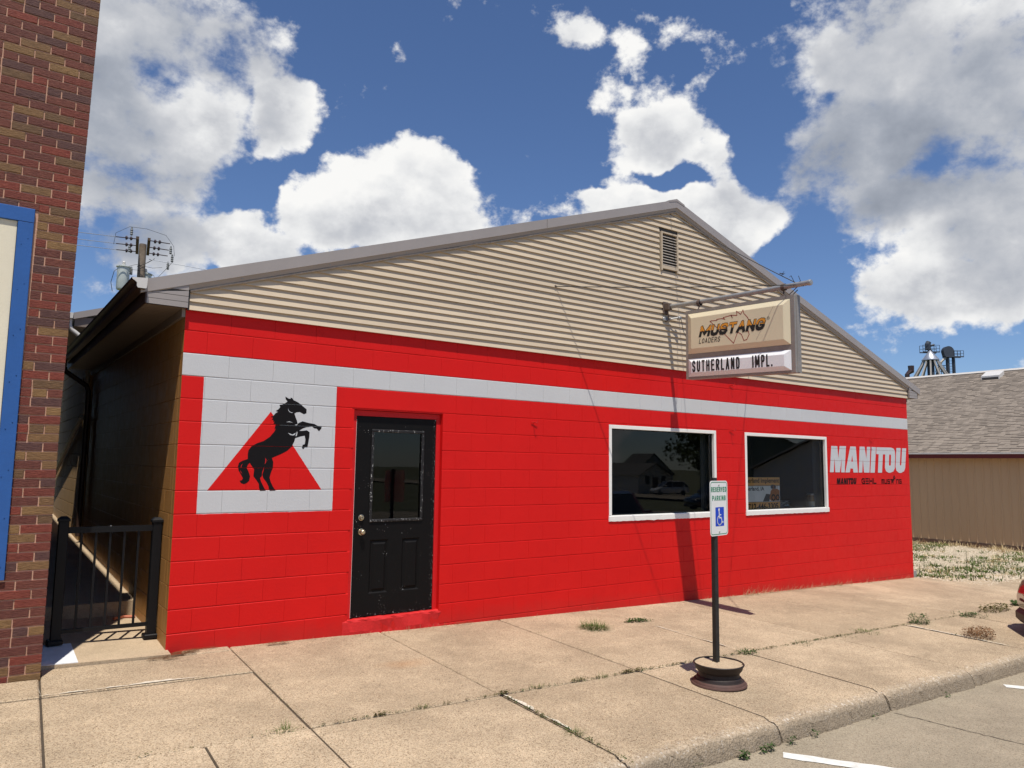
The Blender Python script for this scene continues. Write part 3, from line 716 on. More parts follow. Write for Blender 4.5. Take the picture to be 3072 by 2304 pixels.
MANI = {'M': [[(10.146,1.552),(10.207,1.997),(10.391,1.997),(10.408,1.791),(10.462,2.001),(10.657,2.004),(10.589,1.551),(10.483,1.552),(10.512,1.785),(10.442,1.552),(10.308,1.553),(10.292,1.798),(10.261,1.553)]],
 'A': [[(10.611,1.551),(10.79,2.003),(10.965,2.004),(11.004,1.551),(10.862,1.551),(10.852,1.62),(10.773,1.62),(10.749,1.552)],[(10.841,1.855),(10.808,1.739),(10.856,1.74)]],
 'N': [[(11.031,1.551),(11.089,2.008),(11.249,2.009),(11.294,1.796),(11.325,2.009),(11.441,2.01),(11.38,1.551),(11.202,1.552),(11.178,1.777),(11.144,1.552)]],
 'I': [[(11.409,1.551),(11.48,2.011),(11.627,2.01),(11.556,1.551)]],
 'TO': [[(11.647,2.01),(12.13,2.015),(12.232,2.002),(12.28,1.959),(12.286,1.862),(12.251,1.634),(12.198,1.577),(12.094,1.553),(12.027,1.553),(11.945,1.58),(11.908,1.64),(11.935,1.887),(11.856,1.885),(11.801,1.552),(11.662,1.553),(11.711,1.885),(11.629,1.887)],[(12.104,1.894),(12.072,1.872),(12.051,1.693),(12.087,1.676),(12.117,1.694),(12.14,1.873)]],
 'U': [[(12.34,2.013),(12.493,2.015),(12.442,1.706),(12.462,1.684),(12.494,1.702),(12.546,2.013),(12.697,2.014),(12.63,1.645),(12.581,1.583),(12.473,1.551),(12.403,1.551),(12.311,1.59),(12.282,1.66)]]}
for kk, l in MANI.items(): wall_paint('painted_letter', [[[(a, 2.040+(b-2.015)*0.985) for a, b in q] for q in l]], -0.0010, M_GREYPAINT)
def remap(l, x0, x1, z0, z1, bx=(10.146, 12.697, 1.551, 2.015)):
    return [[(x0+(a-bx[0])/(bx[1]-bx[0])*(x1-x0), z0+(b-bx[2])/(bx[3]-bx[2])*(z1-z0)) for a, b in q] for q in l]
wall_paint('painted_word', [remap(l, 10.335, 10.955, 1.383, 1.489) for l in MANI.values()], -0.0010, M_BLACKPAINT, gap=0.001)
def strokes(spec, x0, x1, z0, z1, w):
    """letters given as stroke polylines in unit boxes"""
    out = []; nL = len(spec); cw = (x1-x0)/(nL*1.18-0.18)
    for i, let in enumerate(spec):
        ox = x0+i*cw*1.18
        for pl in let:
            for q in ribbon([(ox+w/2+a*(cw-w), z0+w/2+b*(z1-z0-w)) for a, b in pl], w): out.append([q])
    return out
GEHL = [[[(1,.95),(.3,1),(0,.75),(0,.25),(.3,0),(1,0),(1,.5),(.6,.5)]], [[(0,1),(1,1)],[(0,.5),(1,.5)],[(0,0),(1,0)]], [[(0,1),(0,0)],[(1,1),(1,0)],[(0,.5),(1,.5)]], [[(0,1),(0,0),(1,0)]]]
wall_paint('painted_word', strokes(GEHL, 11.112, 11.600, 1.384, 1.488, 0.024), -0.0010, M_BLACKPAINT, gap=0.001)
MUST = [[[(0,0),(0,1),(1,1),(1,0)],[(.5,1),(.5,0)]], [[(0,1),(0,0),(1,0),(1,1)]], [[(1,1),(0,1),(0,.5),(1,.5),(1,0),(0,0)]], [[(0,1),(1,1)],[(.5,1),(.5,0)]], [], [[(0,0),(0,1),(1,1),(1,0)]], [[(1,1),(0,1),(0,0),(1,0),(1,.5),(.5,.5)]]]
wall_paint('painted_word', strokes(MUST, 11.770, 12.478, 1.384, 1.470, 0.021), -0.0010, M_BLACKPAINT, gap=0.001)
wall_paint('painted_horse', [[[(12.125+(a-.527)*0.20, 1.384+(b-1.366)*0.175) for a, b in HORSE]]], -0.0010, M_BLACKPAINT, gap=0.001)

FONT = {'A': [[(0,0),(.5,1),(1,0)],[(.19,.33),(.81,.33)]], 'D': [[(0,0),(0,1),(.6,1),(.9,.88),(1,.66),(1,.34),(.9,.12),(.6,0),(0,0)]], 'E': [[(1,1),(0,1),(0,0),(1,0)],[(0,.52),(.85,.52)]],
 'G': [[(1,.78),(.88,.94),(.62,1),(.38,1),(.12,.9),(0,.7),(0,.3),(.12,.1),(.38,0),(.62,0),(.88,.08),(1,.26),(1,.48),(.58,.48)]], 'H': [[(0,0),(0,1)],[(1,0),(1,1)],[(0,.5),(1,.5)]], 'I': [[(0,0),(0,1)]],
 'K': [[(0,0),(0,1)],[(1,1),(0,.42)],[(.32,.6),(1,0)]], 'L': [[(0,1),(0,0),(1,0)]], 'M': [[(0,0),(0,1),(.5,.22),(1,1),(1,0)]], 'N': [[(0,0),(0,1),(1,0),(1,1)]],
 'O': [[(.5,1),(.15,.88),(0,.65),(0,.35),(.15,.12),(.5,0),(.85,.12),(1,.35),(1,.65),(.85,.88),(.5,1)]], 'P': [[(0,0),(0,1),(.62,1),(.92,.92),(1,.74),(.92,.56),(.62,.47),(0,.47)]],
 'R': [[(0,0),(0,1),(.62,1),(.92,.92),(1,.74),(.92,.56),(.62,.47),(0,.47)],[(.52,.47),(1,0)]],
 'S': [[(1,.80),(.86,.95),(.6,1),(.4,1),(.12,.93),(0,.76),(.1,.6),(.35,.53),(.65,.47),(.9,.4),(1,.24),(.88,.07),(.6,0),(.4,0),(.14,.05),(0,.2)]],
 'T': [[(0,1),(1,1)],[(.5,1),(.5,0)]], 'U': [[(0,1),(0,.28),(.12,.08),(.38,0),(.62,0),(.88,.08),(1,.28),(1,1)]], 'V': [[(0,1),(.5,0),(1,1)]], '.': [[(0,0),(0,.04)]]}
FW = {'I': 0.0, '.': 0.0, 'M': 1.55, 'A': 1.08, 'T': .95, 'L': .85}
def stroke_text(word, x0, x1, z0, z1, w, shear=0.0, gap=0.42):
    """drawn letters -> list of quads; gap is the clear space between letters in letter widths"""
    sg_ = 1 if x1 > x0 else -1; L = abs(x1-x0) - abs(shear)*(z1-z0); n = len(word)
    units = sum(FW.get(c, 1.0) for c in word) + gap*(n-1); u = (L-w*n)/units; out = []; x = 0.0
    for c in word:
        fw = FW.get(c, 1.0)*u
        for pl in FONT[c]:
            for q in ribbon([(x+w/2+a*fw, w/2+b*(z1-z0-w)) for a, b in pl], w):
                out.append([(x0+sg_*(a+b*shear), z0+b) for a, b in q])
        x += fw+w+gap*u
    return out
# door
dr = empty('door', (0, 0, 0)); dr.parent = bld
DX0, DX1, DZ0, DZ1, DY = 1.702, 2.630, 0.106, 2.112, 0.052
lf = MB(); PX0, PX1, PZ0, PZ1 = 1.900, 2.456, 1.066, 1.956
for (a, b, c, e) in subtract([(DX0, DX1, DZ0, DZ1)], (PX0, PX1, PZ0, PZ1)):
    rs = [(a, b, c, e)]
    for q in ((1.892, 2.101, .325, .860), (2.257, 2.467, .325, .860)): rs = subtract(rs, q)
    for (a2, b2, c2, e2) in rs: lf.box(a2, b2, DY, DY+0.04, c2, e2)
lf.build('leaf', M_DOOR, dr)
for (a, b, c, e) in ((1.892, 2.101, .325, .860), (2.257, 2.467, .325, .860)):
    q = MB(); t = 0.030
    q.add([(a,DY,c),(b,DY,c),(b,DY,e),(a,DY,e),(a+.016,DY+.014,c+.016),(b-.016,DY+.014,c+.016),(b-.016,DY+.014,e-.016),(a+.016,DY+.014,e-.016),
           (a+t,DY+.012,c+t),(b-t,DY+.012,c+t),(b-t,DY+.012,e-t),(a+t,DY+.012,e-t),(a+t+.016,DY-.001,c+t+.016),(b-t-.016,DY-.001,c+t+.016),(b-t-.016,DY-.001,e-t-.016),(a+t+.016,DY-.001,e-t-.016)],
          [(0,1,5,4),(1,2,6,5),(2,3,7,6),(3,0,4,7),(4,5,9,8),(5,6,10,9),(6,7,11,10),(7,4,8,11),(8,9,13,12),(9,10,14,13),(10,11,15,14),(11,8,12,15),(12,13,14,15)])
    q.build('raised_panel', M_DOOR, dr)
bd = MB()
for (a, b, c, e) in ((1.872,2.486,1.956,1.985),(1.872,2.486,1.037,1.066),(1.872,1.900,1.066,1.956),(2.456,2.486,1.066,1.956)): bd.cbox(a, b, DY-0.014, DY+0.01, c, e, 0.006)
bd.build('glazing_bead', M_BEAD, dr)
MB().add([(PX0,DY+.013,PZ0),(PX1,DY+.013,PZ0),(PX1,DY+.013,PZ1),(PX0,DY+.013,PZ1)],[(0,1,2,3)]).build('glass_pane', M_GLASS, dr, fix=False)
kb = MB(); kb.lathe([(0.0, -0.062), (0.016, -0.062), (0.026, -0.054), (0.029, -0.042), (0.024, -0.030), (0.013, -0.022), (0.013, -0.008), (0.033, -0.006), (0.034, 0.0)], 20, (1.790, DY, 0.945), 'Y'); kb.build('knob', M_BRASS, dr, smooth=True)
kb = MB(); kb.lathe([(0.0, -0.024), (0.017, -0.024), (0.021, -0.018), (0.024, -0.006), (0.030, -0.004), (0.031, 0.0)], 20, (1.786, DY, 1.087), 'Y'); kb.lathe([(0.0, -0.0262), (0.006, -0.0262), (0.007, -0.0242)], 10, (1.786, DY, 1.087), 'Y', 1); kb.build('deadbolt', [M_BRASS, M_CABLE], dr, smooth=True)
fr = MB(); fr.box(1.655, DX0-.004, 0.046, 0.090, 0.10, 2.172); fr.box(DX1+.003, 2.683, 0.046, 0.090, 0.10, 2.172); fr.box(DX0-.004, DX1+.003, 0.046, 0.090, DZ1+.004, 2.172)
fr.build('door_frame', M_REDPAINT, dr)
ws = MB(); ws.box(DX0-0.0042, DX0-0.0005, DY-0.003, DY+0.03, DZ0, 2.08); ws.build('weatherstrip', M_WHITE, dr)
th = MB(); rr = random.Random(5)
prof = [(0.09, 0.098), (0.02, 0.098), (0.000, 0.090), (-0.006, 0.070), (-0.008, -0.02), (-0.010, -0.12)]
vs = []; K = 28
for i in range(K+1):
    for j, (y, z) in enumerate(prof):
        jj = 0 if j < 1 else 1
        vs.append((1.600+1.115*i/K, y+jj*rr.gauss(0, .003)-(0.012 if j == 4 else 0)*math.sin(i*0.4), z+jj*rr.gauss(0, .003)))
n = len(prof); fs = [(i*n+j, (i+1)*n+j, (i+1)*n+j+1, i*n+j+1) for i in range(K) for j in range(n-1)]
fs += [tuple(range(n)), tuple(range(K*n, K*n+n))]
th.add(vs, fs); th.build('threshold', M_REDSTEP, dr)

# windows
def window(r_):
    a, b, c, e = r_
    w = empty('window'); w.parent = bld; t = 0.047
    f = MB(); rr = random.Random(int(a*100))
    f.cbox(a, a+t, -0.006, 0.080, c+.07, e-t, 0.003); f.cbox(b-t, b, -0.006, 0.080, c+.07, e-t, 0.003); f.cbox(a, b, -0.006, 0.080, e-t, e, 0.003)
    f.build('frame', M_WHITE, w)
    s = MB(); vs = []; K = 60
    for i in range(K+1):
        x = a-0.008 + (b-a+0.016)*i/K; d_ = rr.gauss(0, .0018)
        for (y, z) in ((0.085, c+.070), (-0.010, c+.066), (-0.014, c+.055), (-0.013, c-0.006+d_), (0.085, c-0.006+d_)): vs.append((x, y, z))
    fs = [(i*5+j, (i+1)*5+j, (i+1)*5+(j+1) % 5, i*5+(j+1) % 5) for i in range(K) for j in range(5)] + [(0,1,2,3,4), tuple(K*5+j for j in range(5))]
    s.add(vs, fs); s.build('sill', M_WHITE, w)
    MB().add([(a+t-.004,.048,c+.066),(b-t+.004,.048,c+.066),(b-t+.004,.048,e-t+.004),(a+t-.004,.048,e-t+.004)],[(0,1,2,3)]).build('glass_pane', M_GLASS, w, fix=False)
    g_ = MB(); q = 0.010
    g_.box(a+t, a+t+q, 0.036, 0.046, c+.07, e-t); g_.box(b-t-q, b-t, 0.036, 0.046, c+.07, e-t); g_.box(a+t+q, b-t-q, 0.036, 0.046, e-t-q, e-t); g_.box(a+t+q, b-t-q, 0.036, 0.046, c+.066, c+.078)
    g_.build('gasket', M_BLACKIRON, w)
    MB().box(a-.05, b+.05, 0.096, 0.36, c+.035, c+.060).build('inner_sill', M_WOODTRIM, w)
    cu = MB(); vs = []; K = 24  # wavy grey sheet added for the grey band at the pane's right end
    for i in range(K+1):
        x = b-0.10+0.22*i/K; y = 0.20+0.012*math.sin(i*1.3)
        vs += [(x, y, c-0.2), (x, y, e+.1)]
    cu.add(vs, [(2*i, 2*i+2, 2*i+3, 2*i+1) for i in range(K)]); cu.build('grey_band', simple('grey_band_sheet', (0.075, 0.08, 0.078), 0.9), w)
    return w
window(W1); window(W2)

# siding
SLOPE = 0.3275; APX = 6.39
def gable_z(x, base): return base - abs(x-APX)*SLOPE
SB0 = 2.975; PITCH = 0.0762; TOPZ = 5.255
nb = int((TOPZ-SB0)/PITCH)+1
for i in range(nb):
    z0 = SB0 + i*PITCH; z1 = z0 + PITCH
    def half(z): return min(APX-0.022, (TOPZ-z)/SLOPE)
    h0, h1 = half(z0), half(z1)
    if h0 < 0.05: break
    h1 = max(h1, 0.001)
    vent_here = z1 > 4.36 and z0 < 4.90
    def seg(mb, xa0, xb0, xa1, xb1):
        ns = 7
        # bottom lip, drop face, sloping face up under the next course
        pr = [(0.0, -0.006), (-0.0005, -0.0250), (0.006, -0.0265), (0.014, -0.0245), (1.0, -0.0060)]
        vs = []
        for f_ in (0, 1):
            for (t_, y) in pr:
                xa = xa0+(xa1-xa0)*t_; xb = xb0+(xb1-xb0)*t_
                vs.append(((xa if f_ == 0 else xb), y-0.012, z0+PITCH*t_))
        m_ = len(pr)
        mb.add(vs, [(j, j+m_, j+m_+1, j+1) for j in range(m_-1)])
    spans = [(APX-h0, 6.075, APX-h1, 6.075), (6.450, APX+h0, 6.450, APX+h1)] if vent_here else [(APX-h0, APX+h0, APX-h1, APX+h1)]
    rr = random.Random(900+i); cuts = sorted(c for c in (rr.uniform(1.2, 4.2), rr.uniform(5.0, 8.2), rr.uniform(8.8, 11.6)))
    for (xa0, xb0, xa1, xb1) in spans:
        cs = [c for c in cuts if max(xa0, xa1)+.25 < c < min(xb0, xb1)-.25]
        lo = [(xa0, xa1)] + [(c, c) for c in cs]; hi = [(c+.012, c+.012) for c in cs] + [(xb0, xb1)]
        for jj, ((l0, l1), (u0, u1)) in enumerate(zip(lo, hi)):
            mb = MB(); seg(mb, l0, u0, l1, u1); e_ = -0.0016*(jj % 2)+rr.uniform(-.0006, .0006)
            mb.v = [(x, y+e_, z+0.0012*math.sin(x*1.7+i)) for x, y, z in mb.v]
            mb.build('siding_board', M_SIDING, bld, fix=False)
sh = MB(); sh.prism([(0.01, SB0+.004), (BW-.01, SB0+.004), (BW-.01, SB0+.22), (APX, TOPZ+.05), (0.01, SB0+.22)], -0.014, 0.06); sh.build('gable_sheathing', M_DKTRIM, bld)
st = MB()
for x0 in (0.004, BW-0.020): st.box(x0, x0+0.018, -0.034, -0.010, SB0-.004, SB0+.20)
st.build('corner_trim', M_DKTRIM, bld)
# roof and rake trim
RL, RR_ = -0.385, 13.165
FT = 5.392                          # fascia top at the ridge, y = -0.10
rf = MB(); ov = -0.050
for sgn, xe in ((-1, RL), (1, RR_)):
    zt = FT - abs(xe-APX)*SLOPE
    rf.add([(APX, ov, FT-.004), (xe, ov, zt-.004), (xe, BD+.1, zt-.004), (APX, BD+.1, FT-.004), (APX, ov, FT-.05), (xe, ov, zt-.05), (xe, BD+.1, zt-.05), (APX, BD+.1, FT-.05)],
           [(0,1,2,3),(4,5,6,7),(0,1,5,4),(1,2,6,5),(2,3,7,6)])
rf.build('roof', M_ROOFM, bld)
def rake(sgn, xe, name='rake_fascia'):
    q = MB(); z = lambda x: FT - abs(x-APX)*SLOPE
    xm = APX
    for (dz0, dz1, y0, y1) in ((0.006, -0.108, -0.074, -0.050),):
        q.add([(xm,y0,z(xm)+dz0),(xe,y0,z(xe)+dz0),(xe,y0,z(xe)+dz1),(xm,y0,z(xm)+dz1),(xm,y1+.02,z(xm)+dz0),(xe,y1+.02,z(xe)+dz0),(xe,y1+.02,z(xe)+dz1),(xm,y1+.02,z(xm)+dz1)],
              [(0,1,2,3),(4,5,6,7),(0,1,5,4),(3,2,6,7),(1,2,6,5)])
    q.build(name, M_FASCIA, bld)
    q = MB(); xb = xe + (0.04 if sgn < 0 else -0.04)
    q.add([(xm,-.064,z(xm)-.106),(xb,-.064,z(xb)-.106),(xb,-.046,z(xb)-.150),(xm,-.046,z(xm)-.150),(xm,-.012,z(xm)-.106),(xb,-.012,z(xb)-.106)],
          [(0,1,2,3),(3,2,5,4),(0,1,5,4)])
    q.build('lower_fascia', M_FASCIA, bld)
    q = MB(); xb = 0.02 if sgn < 0 else BW-.02; rr = random.Random(3+sgn); P = []
    for i in range(41):
        x = xm+(xb-xm)*i/40; P.append((x, -0.042+rr.gauss(0, .0012), z(x)-.162+rr.gauss(0, .0025)))
    q.tube(P, 0.011, 6); q.build('weathered_batten', M_WOODTRIM, bld)
    s = MB()
    for i in range(1, 8):
        x = xm+(xe-xm)*(i/8.0)
        s.lathe([(0, -0.004), (0.006, -0.003), (0.008, 0)], 8, (x, -0.056, z(x)-.128), 'Y')
    s.build('screw_heads', M_GALV, bld)
rake(-1, RL); rake(1, RR_)
MB().prism([(APX-.16, FT-.035), (APX, FT+.018), (APX+.16, FT-.035), (APX+.16, FT-.06), (APX, FT-.02), (APX-.16, FT-.06)], -0.078, BD+.1).build('ridge_cap', M_FASCIA, bld)
sm = MB(); xq = 4.05; sm.box(xq, xq+.004, -0.0755, -0.073, FT-abs(xq-APX)*SLOPE-.106, FT-abs(xq-APX)*SLOPE+.006); sm.build('fascia_seam', M_DKTRIM, bld)
# boxed eaves
for sgn in (-1, 1):
    xo, xi = (-0.333, 0.003) if sgn < 0 else (BW+.285, BW-.003)
    z = lambda x: FT - abs(x-APX)*SLOPE - 0.107
    zb = 2.984; rows = 4
    for i in range(rows):
        za, zc = zb + i*0.052, zb+(i+1)*0.052-.004
        q = MB(); top = lambda x: min(zc, z(x))
        if z(xi) < za: continue
        q.add([(xo,-.066,za),(xi,-.066,za),(xi,-.066,top(xi)),(xo,-.066,max(za, top(xo))),(xo,-.03,za),(xi,-.03,za),(xi,-.03,top(xi)),(xo,-.03,max(za, top(xo)))],
              [(0,1,2,3),(0,1,5,4),(1,2,6,5),(3,2,6,7),(0,3,7,4)])
        q.build('eave_board', M_FASCIA, bld)
    q = MB(); a, b = min(xo, xi), max(xo, xi)
    q.box(a+.004, b-.006, -0.060, -0.03, zb+.002, zb+.16); q.build('eave_backing', M_DKTRIM, bld)
    q = MB(); ny = int(BD/0.075)
    for i in range(ny):
        y0 = -0.062+i*0.075; q.add([(a,y0,zb),(b,y0,zb),(b,y0+.066,zb),(a,y0+.066,zb),(a,y0+.068,zb+.018),(b,y0+.068,zb+.018),(a,y0+.075,zb+.018),(b,y0+.075,zb+.018)], [(0,1,2,3),(3,2,5,4),(4,5,7,6)])
    q.build('soffit', M_SOFFIT, bld)
    q = MB(); xw = -0.030 if sgn < 0 else BW+.005
    q.box(xw, xw+.028, 0.0, BD, zb-.075, zb-.002); q.build('soffit_batten', M_SOFFIT, bld)
    q = MB(); q.box(xo-.012 if sgn < 0 else xo, xo if sgn < 0 else xo+.012, -0.067, BD+.1, zb, zb+.16); q.build('eave_fascia', M_GUTTER, bld)
# left gutter, ogee profile
gp = [(-0.345, 3.185), (-0.349, 3.100), (-0.356, 3.092), (-0.418, 3.092), (-0.428, 3.108), (-0.428, 3.135), (-0.444, 3.150), (-0.462, 3.160), (-0.470, 3.176), (-0.458, 3.180)]
q = MB(); vs = []
for y in (-0.135, BD+.1): vs += [(x, y, zz_-.012*(y/BD)) for x, zz_ in gp]
n = len(gp); q.add(vs, [(j, j+1, n+j+1, n+j) for j in range(n-1)])
vs2 = []
for y in (-0.133, BD+.098): vs2 += [(x+(0.004 if x < -.4 else -.003), y, zz_+.004-.012*(y/BD)) for x, zz_ in gp[:-1]]
q.add(vs2, [(j, j+1, n-1+j+1, n-1+j) for j in range(n-2)], 1)
q.add([(x, -0.134, z_) for x, z_ in gp[:9]], [tuple(range(9))], 1)
gut = q.build('gutter', [M_GUTTER, M_GUTTERIN], bld)
q = MB()
q.tube([(-0.41, BD-.15, 3.09), (-0.41, BD-.15, 3.00), (-0.38, BD-.15, 2.93), (-0.10, BD-.15, 2.74), (-0.065, BD-.15, 2.66), (-0.065, BD-.15, 0.5)], 0.036, 10)
q.build('downspout', M_GUTTER, bld, smooth=True)
# gable vent
vt = empty('vent'); vt.parent = bld
q = MB(); a, b, c, e = 6.092, 6.434, 4.372, 4.895
q.box(a, a+.022, -.055, -.01, c-.03, e); q.box(b-.022, b, -.055, -.01, c-.03, e); q.box(a+.022, b-.022, -.050, -.01, e-.02, e); q.box(a+.022, b-.022, -.050, -.01, c, c+.045)
q.build('frame', M_SIDING, vt)
for i in range(11):
    z = c+.055+i*0.0395
    q = MB(); q.add([(a+.022,-.046,z),(b-.022,-.046,z),(b-.022,-.018,z+.026),(a+.022,-.018,z+.026),(a+.022,-.045,z-.004),(b-.022,-.045,z-.004),(b-.022,-.016,z+.022),(a+.022,-.016,z+.022)], [(0,1,2,3),(4,5,6,7),(0,1,5,4),(2,3,7,6)])
    q.build('slat', M_WOODTRIM, vt)
MB().box(a+.02, b-.02, -.013, -.011, c, e).build('backing', M_CABLE, vt)
# small red painted hooks
for (x, z, s_) in ((3.928, 2.14, 1), (7.606, 2.85, 1), (7.592, 2.18, 1.2), (11.442, 2.165, 1.1)):
    q = MB(); q.tube([(x, 0.0, z), (x, -.05*s_, z), (x+.012, -.062*s_, z-.006), (x+.012, -.066*s_, z+.03*s_)], 0.0055, 6); q.tube([(x-.035*s_, -.01, z+.004), (x+.05*s_, -.02, z-.006)], 0.005, 6)
    q.build('wall_hook', M_REDHOOK, bld, smooth=True)
q = MB(); q.box(BW-.01, BW+.22, 0.05, 0.4, gz(BW)-.1, gz(BW)+.10)
fb_ = q.build('concrete_block', M_GREYBLOCK); tag(fb_, 'small grey concrete block at the right foot of the red wall', 'block')

# =================================================================== REAR BUILDING
rb = empty('rear_building', (0, BD, 0), 0, 'taller tan block rear building with pale gable behind the dark alley', 'building')
q = MB(); y0 = 0.08
q.box(-0.03, BW, y0, 12, -0.4, 3.66); q.build('wall', M_TANWALL, rb)
q = MB()
for kc in range(18):
    z = 0.1+kc*C8
    for i in range(10):
        off = 0 if kc % 2 else 0.2
        q.cbox(-0.042, 0.01, y0+.02+off+i*.41, y0+.02+off+i*.41+.402, z, z+C8-.006, 0.004)
q.build('block_courses', M_TANWALL, rb, kind='stuff')
q = MB(); q.prism([(0.0, 3.66), (BW, 3.66), (APX, 3.66+.14+APX*SLOPE)], y0+.0, y0+.08); q.box(0.0, 2.2, y0-.006, y0, 3.4, 3.9); q.build('gable_wall', simple('white_gable', (0.72, 0.72, 0.70), 0.5), rb)
q = MB()
for sgn, xe in ((-1, -0.32), (1, BW+.3)):
    zp = 3.855+(APX+.32)*SLOPE; ze = zp-abs(xe-APX)*SLOPE
    q.add([(APX,-.02,zp),(xe,-.02,ze),(xe,12,ze),(APX,12,zp),(APX,-.02,zp-.1),(xe,-.02,ze-.1),(xe,12,ze-.1),(APX,12,zp-.1)], [(0,1,2,3),(4,5,6,7),(0,1,5,4),(1,2,6,5)])
q.build('roof', M_FASCIA, rb)
q = MB(); q.box(-0.30, 0.0, 0.02, 12, 3.655, 3.672); q.box(-0.30, 0.0, 0.02, 0.06, 3.672, 3.80); q.build('eave_box', M_SOFFIT, rb)
q = MB(); q.prism([(-0.325, 3.85), (-0.33, 3.765), (-0.40, 3.765), (-0.425, 3.85)], -0.03, 12); q.build('gutter', M_GUTTERIN, rb)
q = MB(); q.tube([(-0.36, 0.05, 3.77), (-0.36, 0.05, 3.66), (-0.33, 0.05, 3.60), (-0.12, 0.05, 3.44), (-0.075, 0.05, 3.36), (-0.075, 0.05, 2.5)], 0.034, 10); q.build('downspout', M_GUTTERIN, rb, smooth=True)
q = MB(); q.tube([(-0.09, 0.2, 2.28), (-0.09, 4.0, 1.30)], 0.038, 8); q.build('sloping_pipe', M_GUTTERIN, rb, smooth=True)

# =================================================================== BRICK BUILDING (left)
bb = empty('brick_building', (-0.93, -0.38, 0), 0, 'multicoloured rug-face brick building with a blue framed cream board', 'building')
BX, BY = -0.93, -0.38; CH = 0.0677
BLUE = (-4.2, -1.203, 0.755, 3.533)
BAT = lambda z: 0.0165*max(0.0, z-2.0)
ncour = 84; visible = []; restb = MB()
for kc in range(-2, ncour):
    z0 = kc*CH + 0.004; x = 0.0; first = 0.100 if kc % 2 else 0.203
    L = first; i = 0
    while x > -3.0:
        rs = [(BX+x-L+.0045, BX+x-.0045 if i else BX+x, z0, z0+CH-.0098)]
        rs = subtract(rs, BLUE)
        for r_ in rs:
            if r_[1]-r_[0] > 0.02 and r_[3]-r_[2] > 0.015: visible.append((r_, i == 0))
        x -= L; i += 1
        L = 0.203 if R.random() > 0.12 else 0.10
def bscore(t): 
    (a, b, c, e), _ = t; return (Vector(((a+b)/2, BY, (c+e)/2))-CAMP).length + (3 if (a+b)/2 < -1.36-0.05*(c) *0.5 else 0)
visible.sort(key=bscore)
bc = {}
for (a, b, c, e), corner in visible[:298]:
    key = (round(b-a, 3), round(e-c, 3))
    if key not in bc:
        w, h = b-a, e-c; q = MB(); q.cbox(-w/2, w/2, 0, 0.10, -h/2, h/2, 0.0025); bc[key] = q.mesh('brick', M_BRICK)
    o = link('brick', bc[key], bb, ((a+b)/2-BX+BAT(c), R.uniform(-0.003, 0.003), (c+e)/2))
for (a, b, c, e), corner in visible[298:]:
    restb.cbox(a-BX+BAT(c), b-BX+BAT(c), R.uniform(-.003, .003), 0.1, c, e, 0.0025)
restb.build('brick_courses', M_BRICK, bb, kind='stuff')
q = MB()
for (a, b, c, e) in subtract([(-9, BX-.003, -0.5, 2.0), (-9, BX-.003, 2.0, ncour*CH)], BLUE): q.add([(x-BX+BAT(z)*(x > BX-.01), y, z) for z in (c, e) for y in (.0065, .30) for x in (a, b)], [(0,1,5,4),(2,3,7,6),(0,2,6,4),(1,3,7,5),(0,1,3,2),(4,5,7,6)])
q.box(-9-BX, -0.004, 0.3, 10.5, -0.5, ncour*CH, 1)
q.build('wall', [M_MORTAR, simple('dark_side_brick', (0.045, 0.020, 0.016), 0.9, var=0.25, scale=12)], bb)
M_BLUE = simple('blue_board_paint', (0.018, 0.095, 0.32), 0.5, var=0.08, scale=8, bump=0.25, bscale=40)
M_CREAM = simple('cream_board_paint', (0.74, 0.68, 0.52), 0.6, var=0.04, scale=3, bump=0.2, bscale=60)
q = MB(); q.cbox(BLUE[0]-BX, BLUE[1]-BX, -0.022, 0.02, 3.425, 3.533, 0.003); q.build('frame_board', M_BLUE, bb)
q = MB(); q.cbox(-1.306-BX, BLUE[1]-BX-.001, -0.021, 0.02, 0.755, 3.4235, 0.003); q.build('frame_board', M_BLUE, bb)
q = MB(); q.cbox(BLUE[0]-BX, -1.3075-BX, -0.021, 0.02, 0.755, 0.86, 0.003); q.build('frame_board', M_BLUE, bb)
q = MB()
for i in range(14):
    for zz_ in (0.85, 1.2, 1.55, 1.9, 2.25, 2.6, 2.95, 3.3)[i % 8:i % 8+1]: q.lathe([(0, -.0235), (.0035, -.0232), (.0045, -.021)], 8, (-1.235-BX, 0, zz_), 'Y'); q.lathe([(0, -.0235), (.0035, -.0232), (.0045, -.021)], 8, (-1.275-BX, 0, zz_-.05), 'Y')
q.build('nail_heads', M_BLUE, bb)
for i in range(8):
    x1 = -1.3075-BX - i*0.115 - (0.0 if i else 0); q = MB(); q.cbox(x1-.112, x1-.001, -0.004, 0.02, 0.862, 3.424, 0.002); q.build('infill_board', M_CREAM, bb)
q = MB(); q.box(BLUE[0]-BX, BLUE[1]-BX, 0.021, 0.05, 0.755, 3.533); q.build('board_backing', M_DKTRIM, bb)

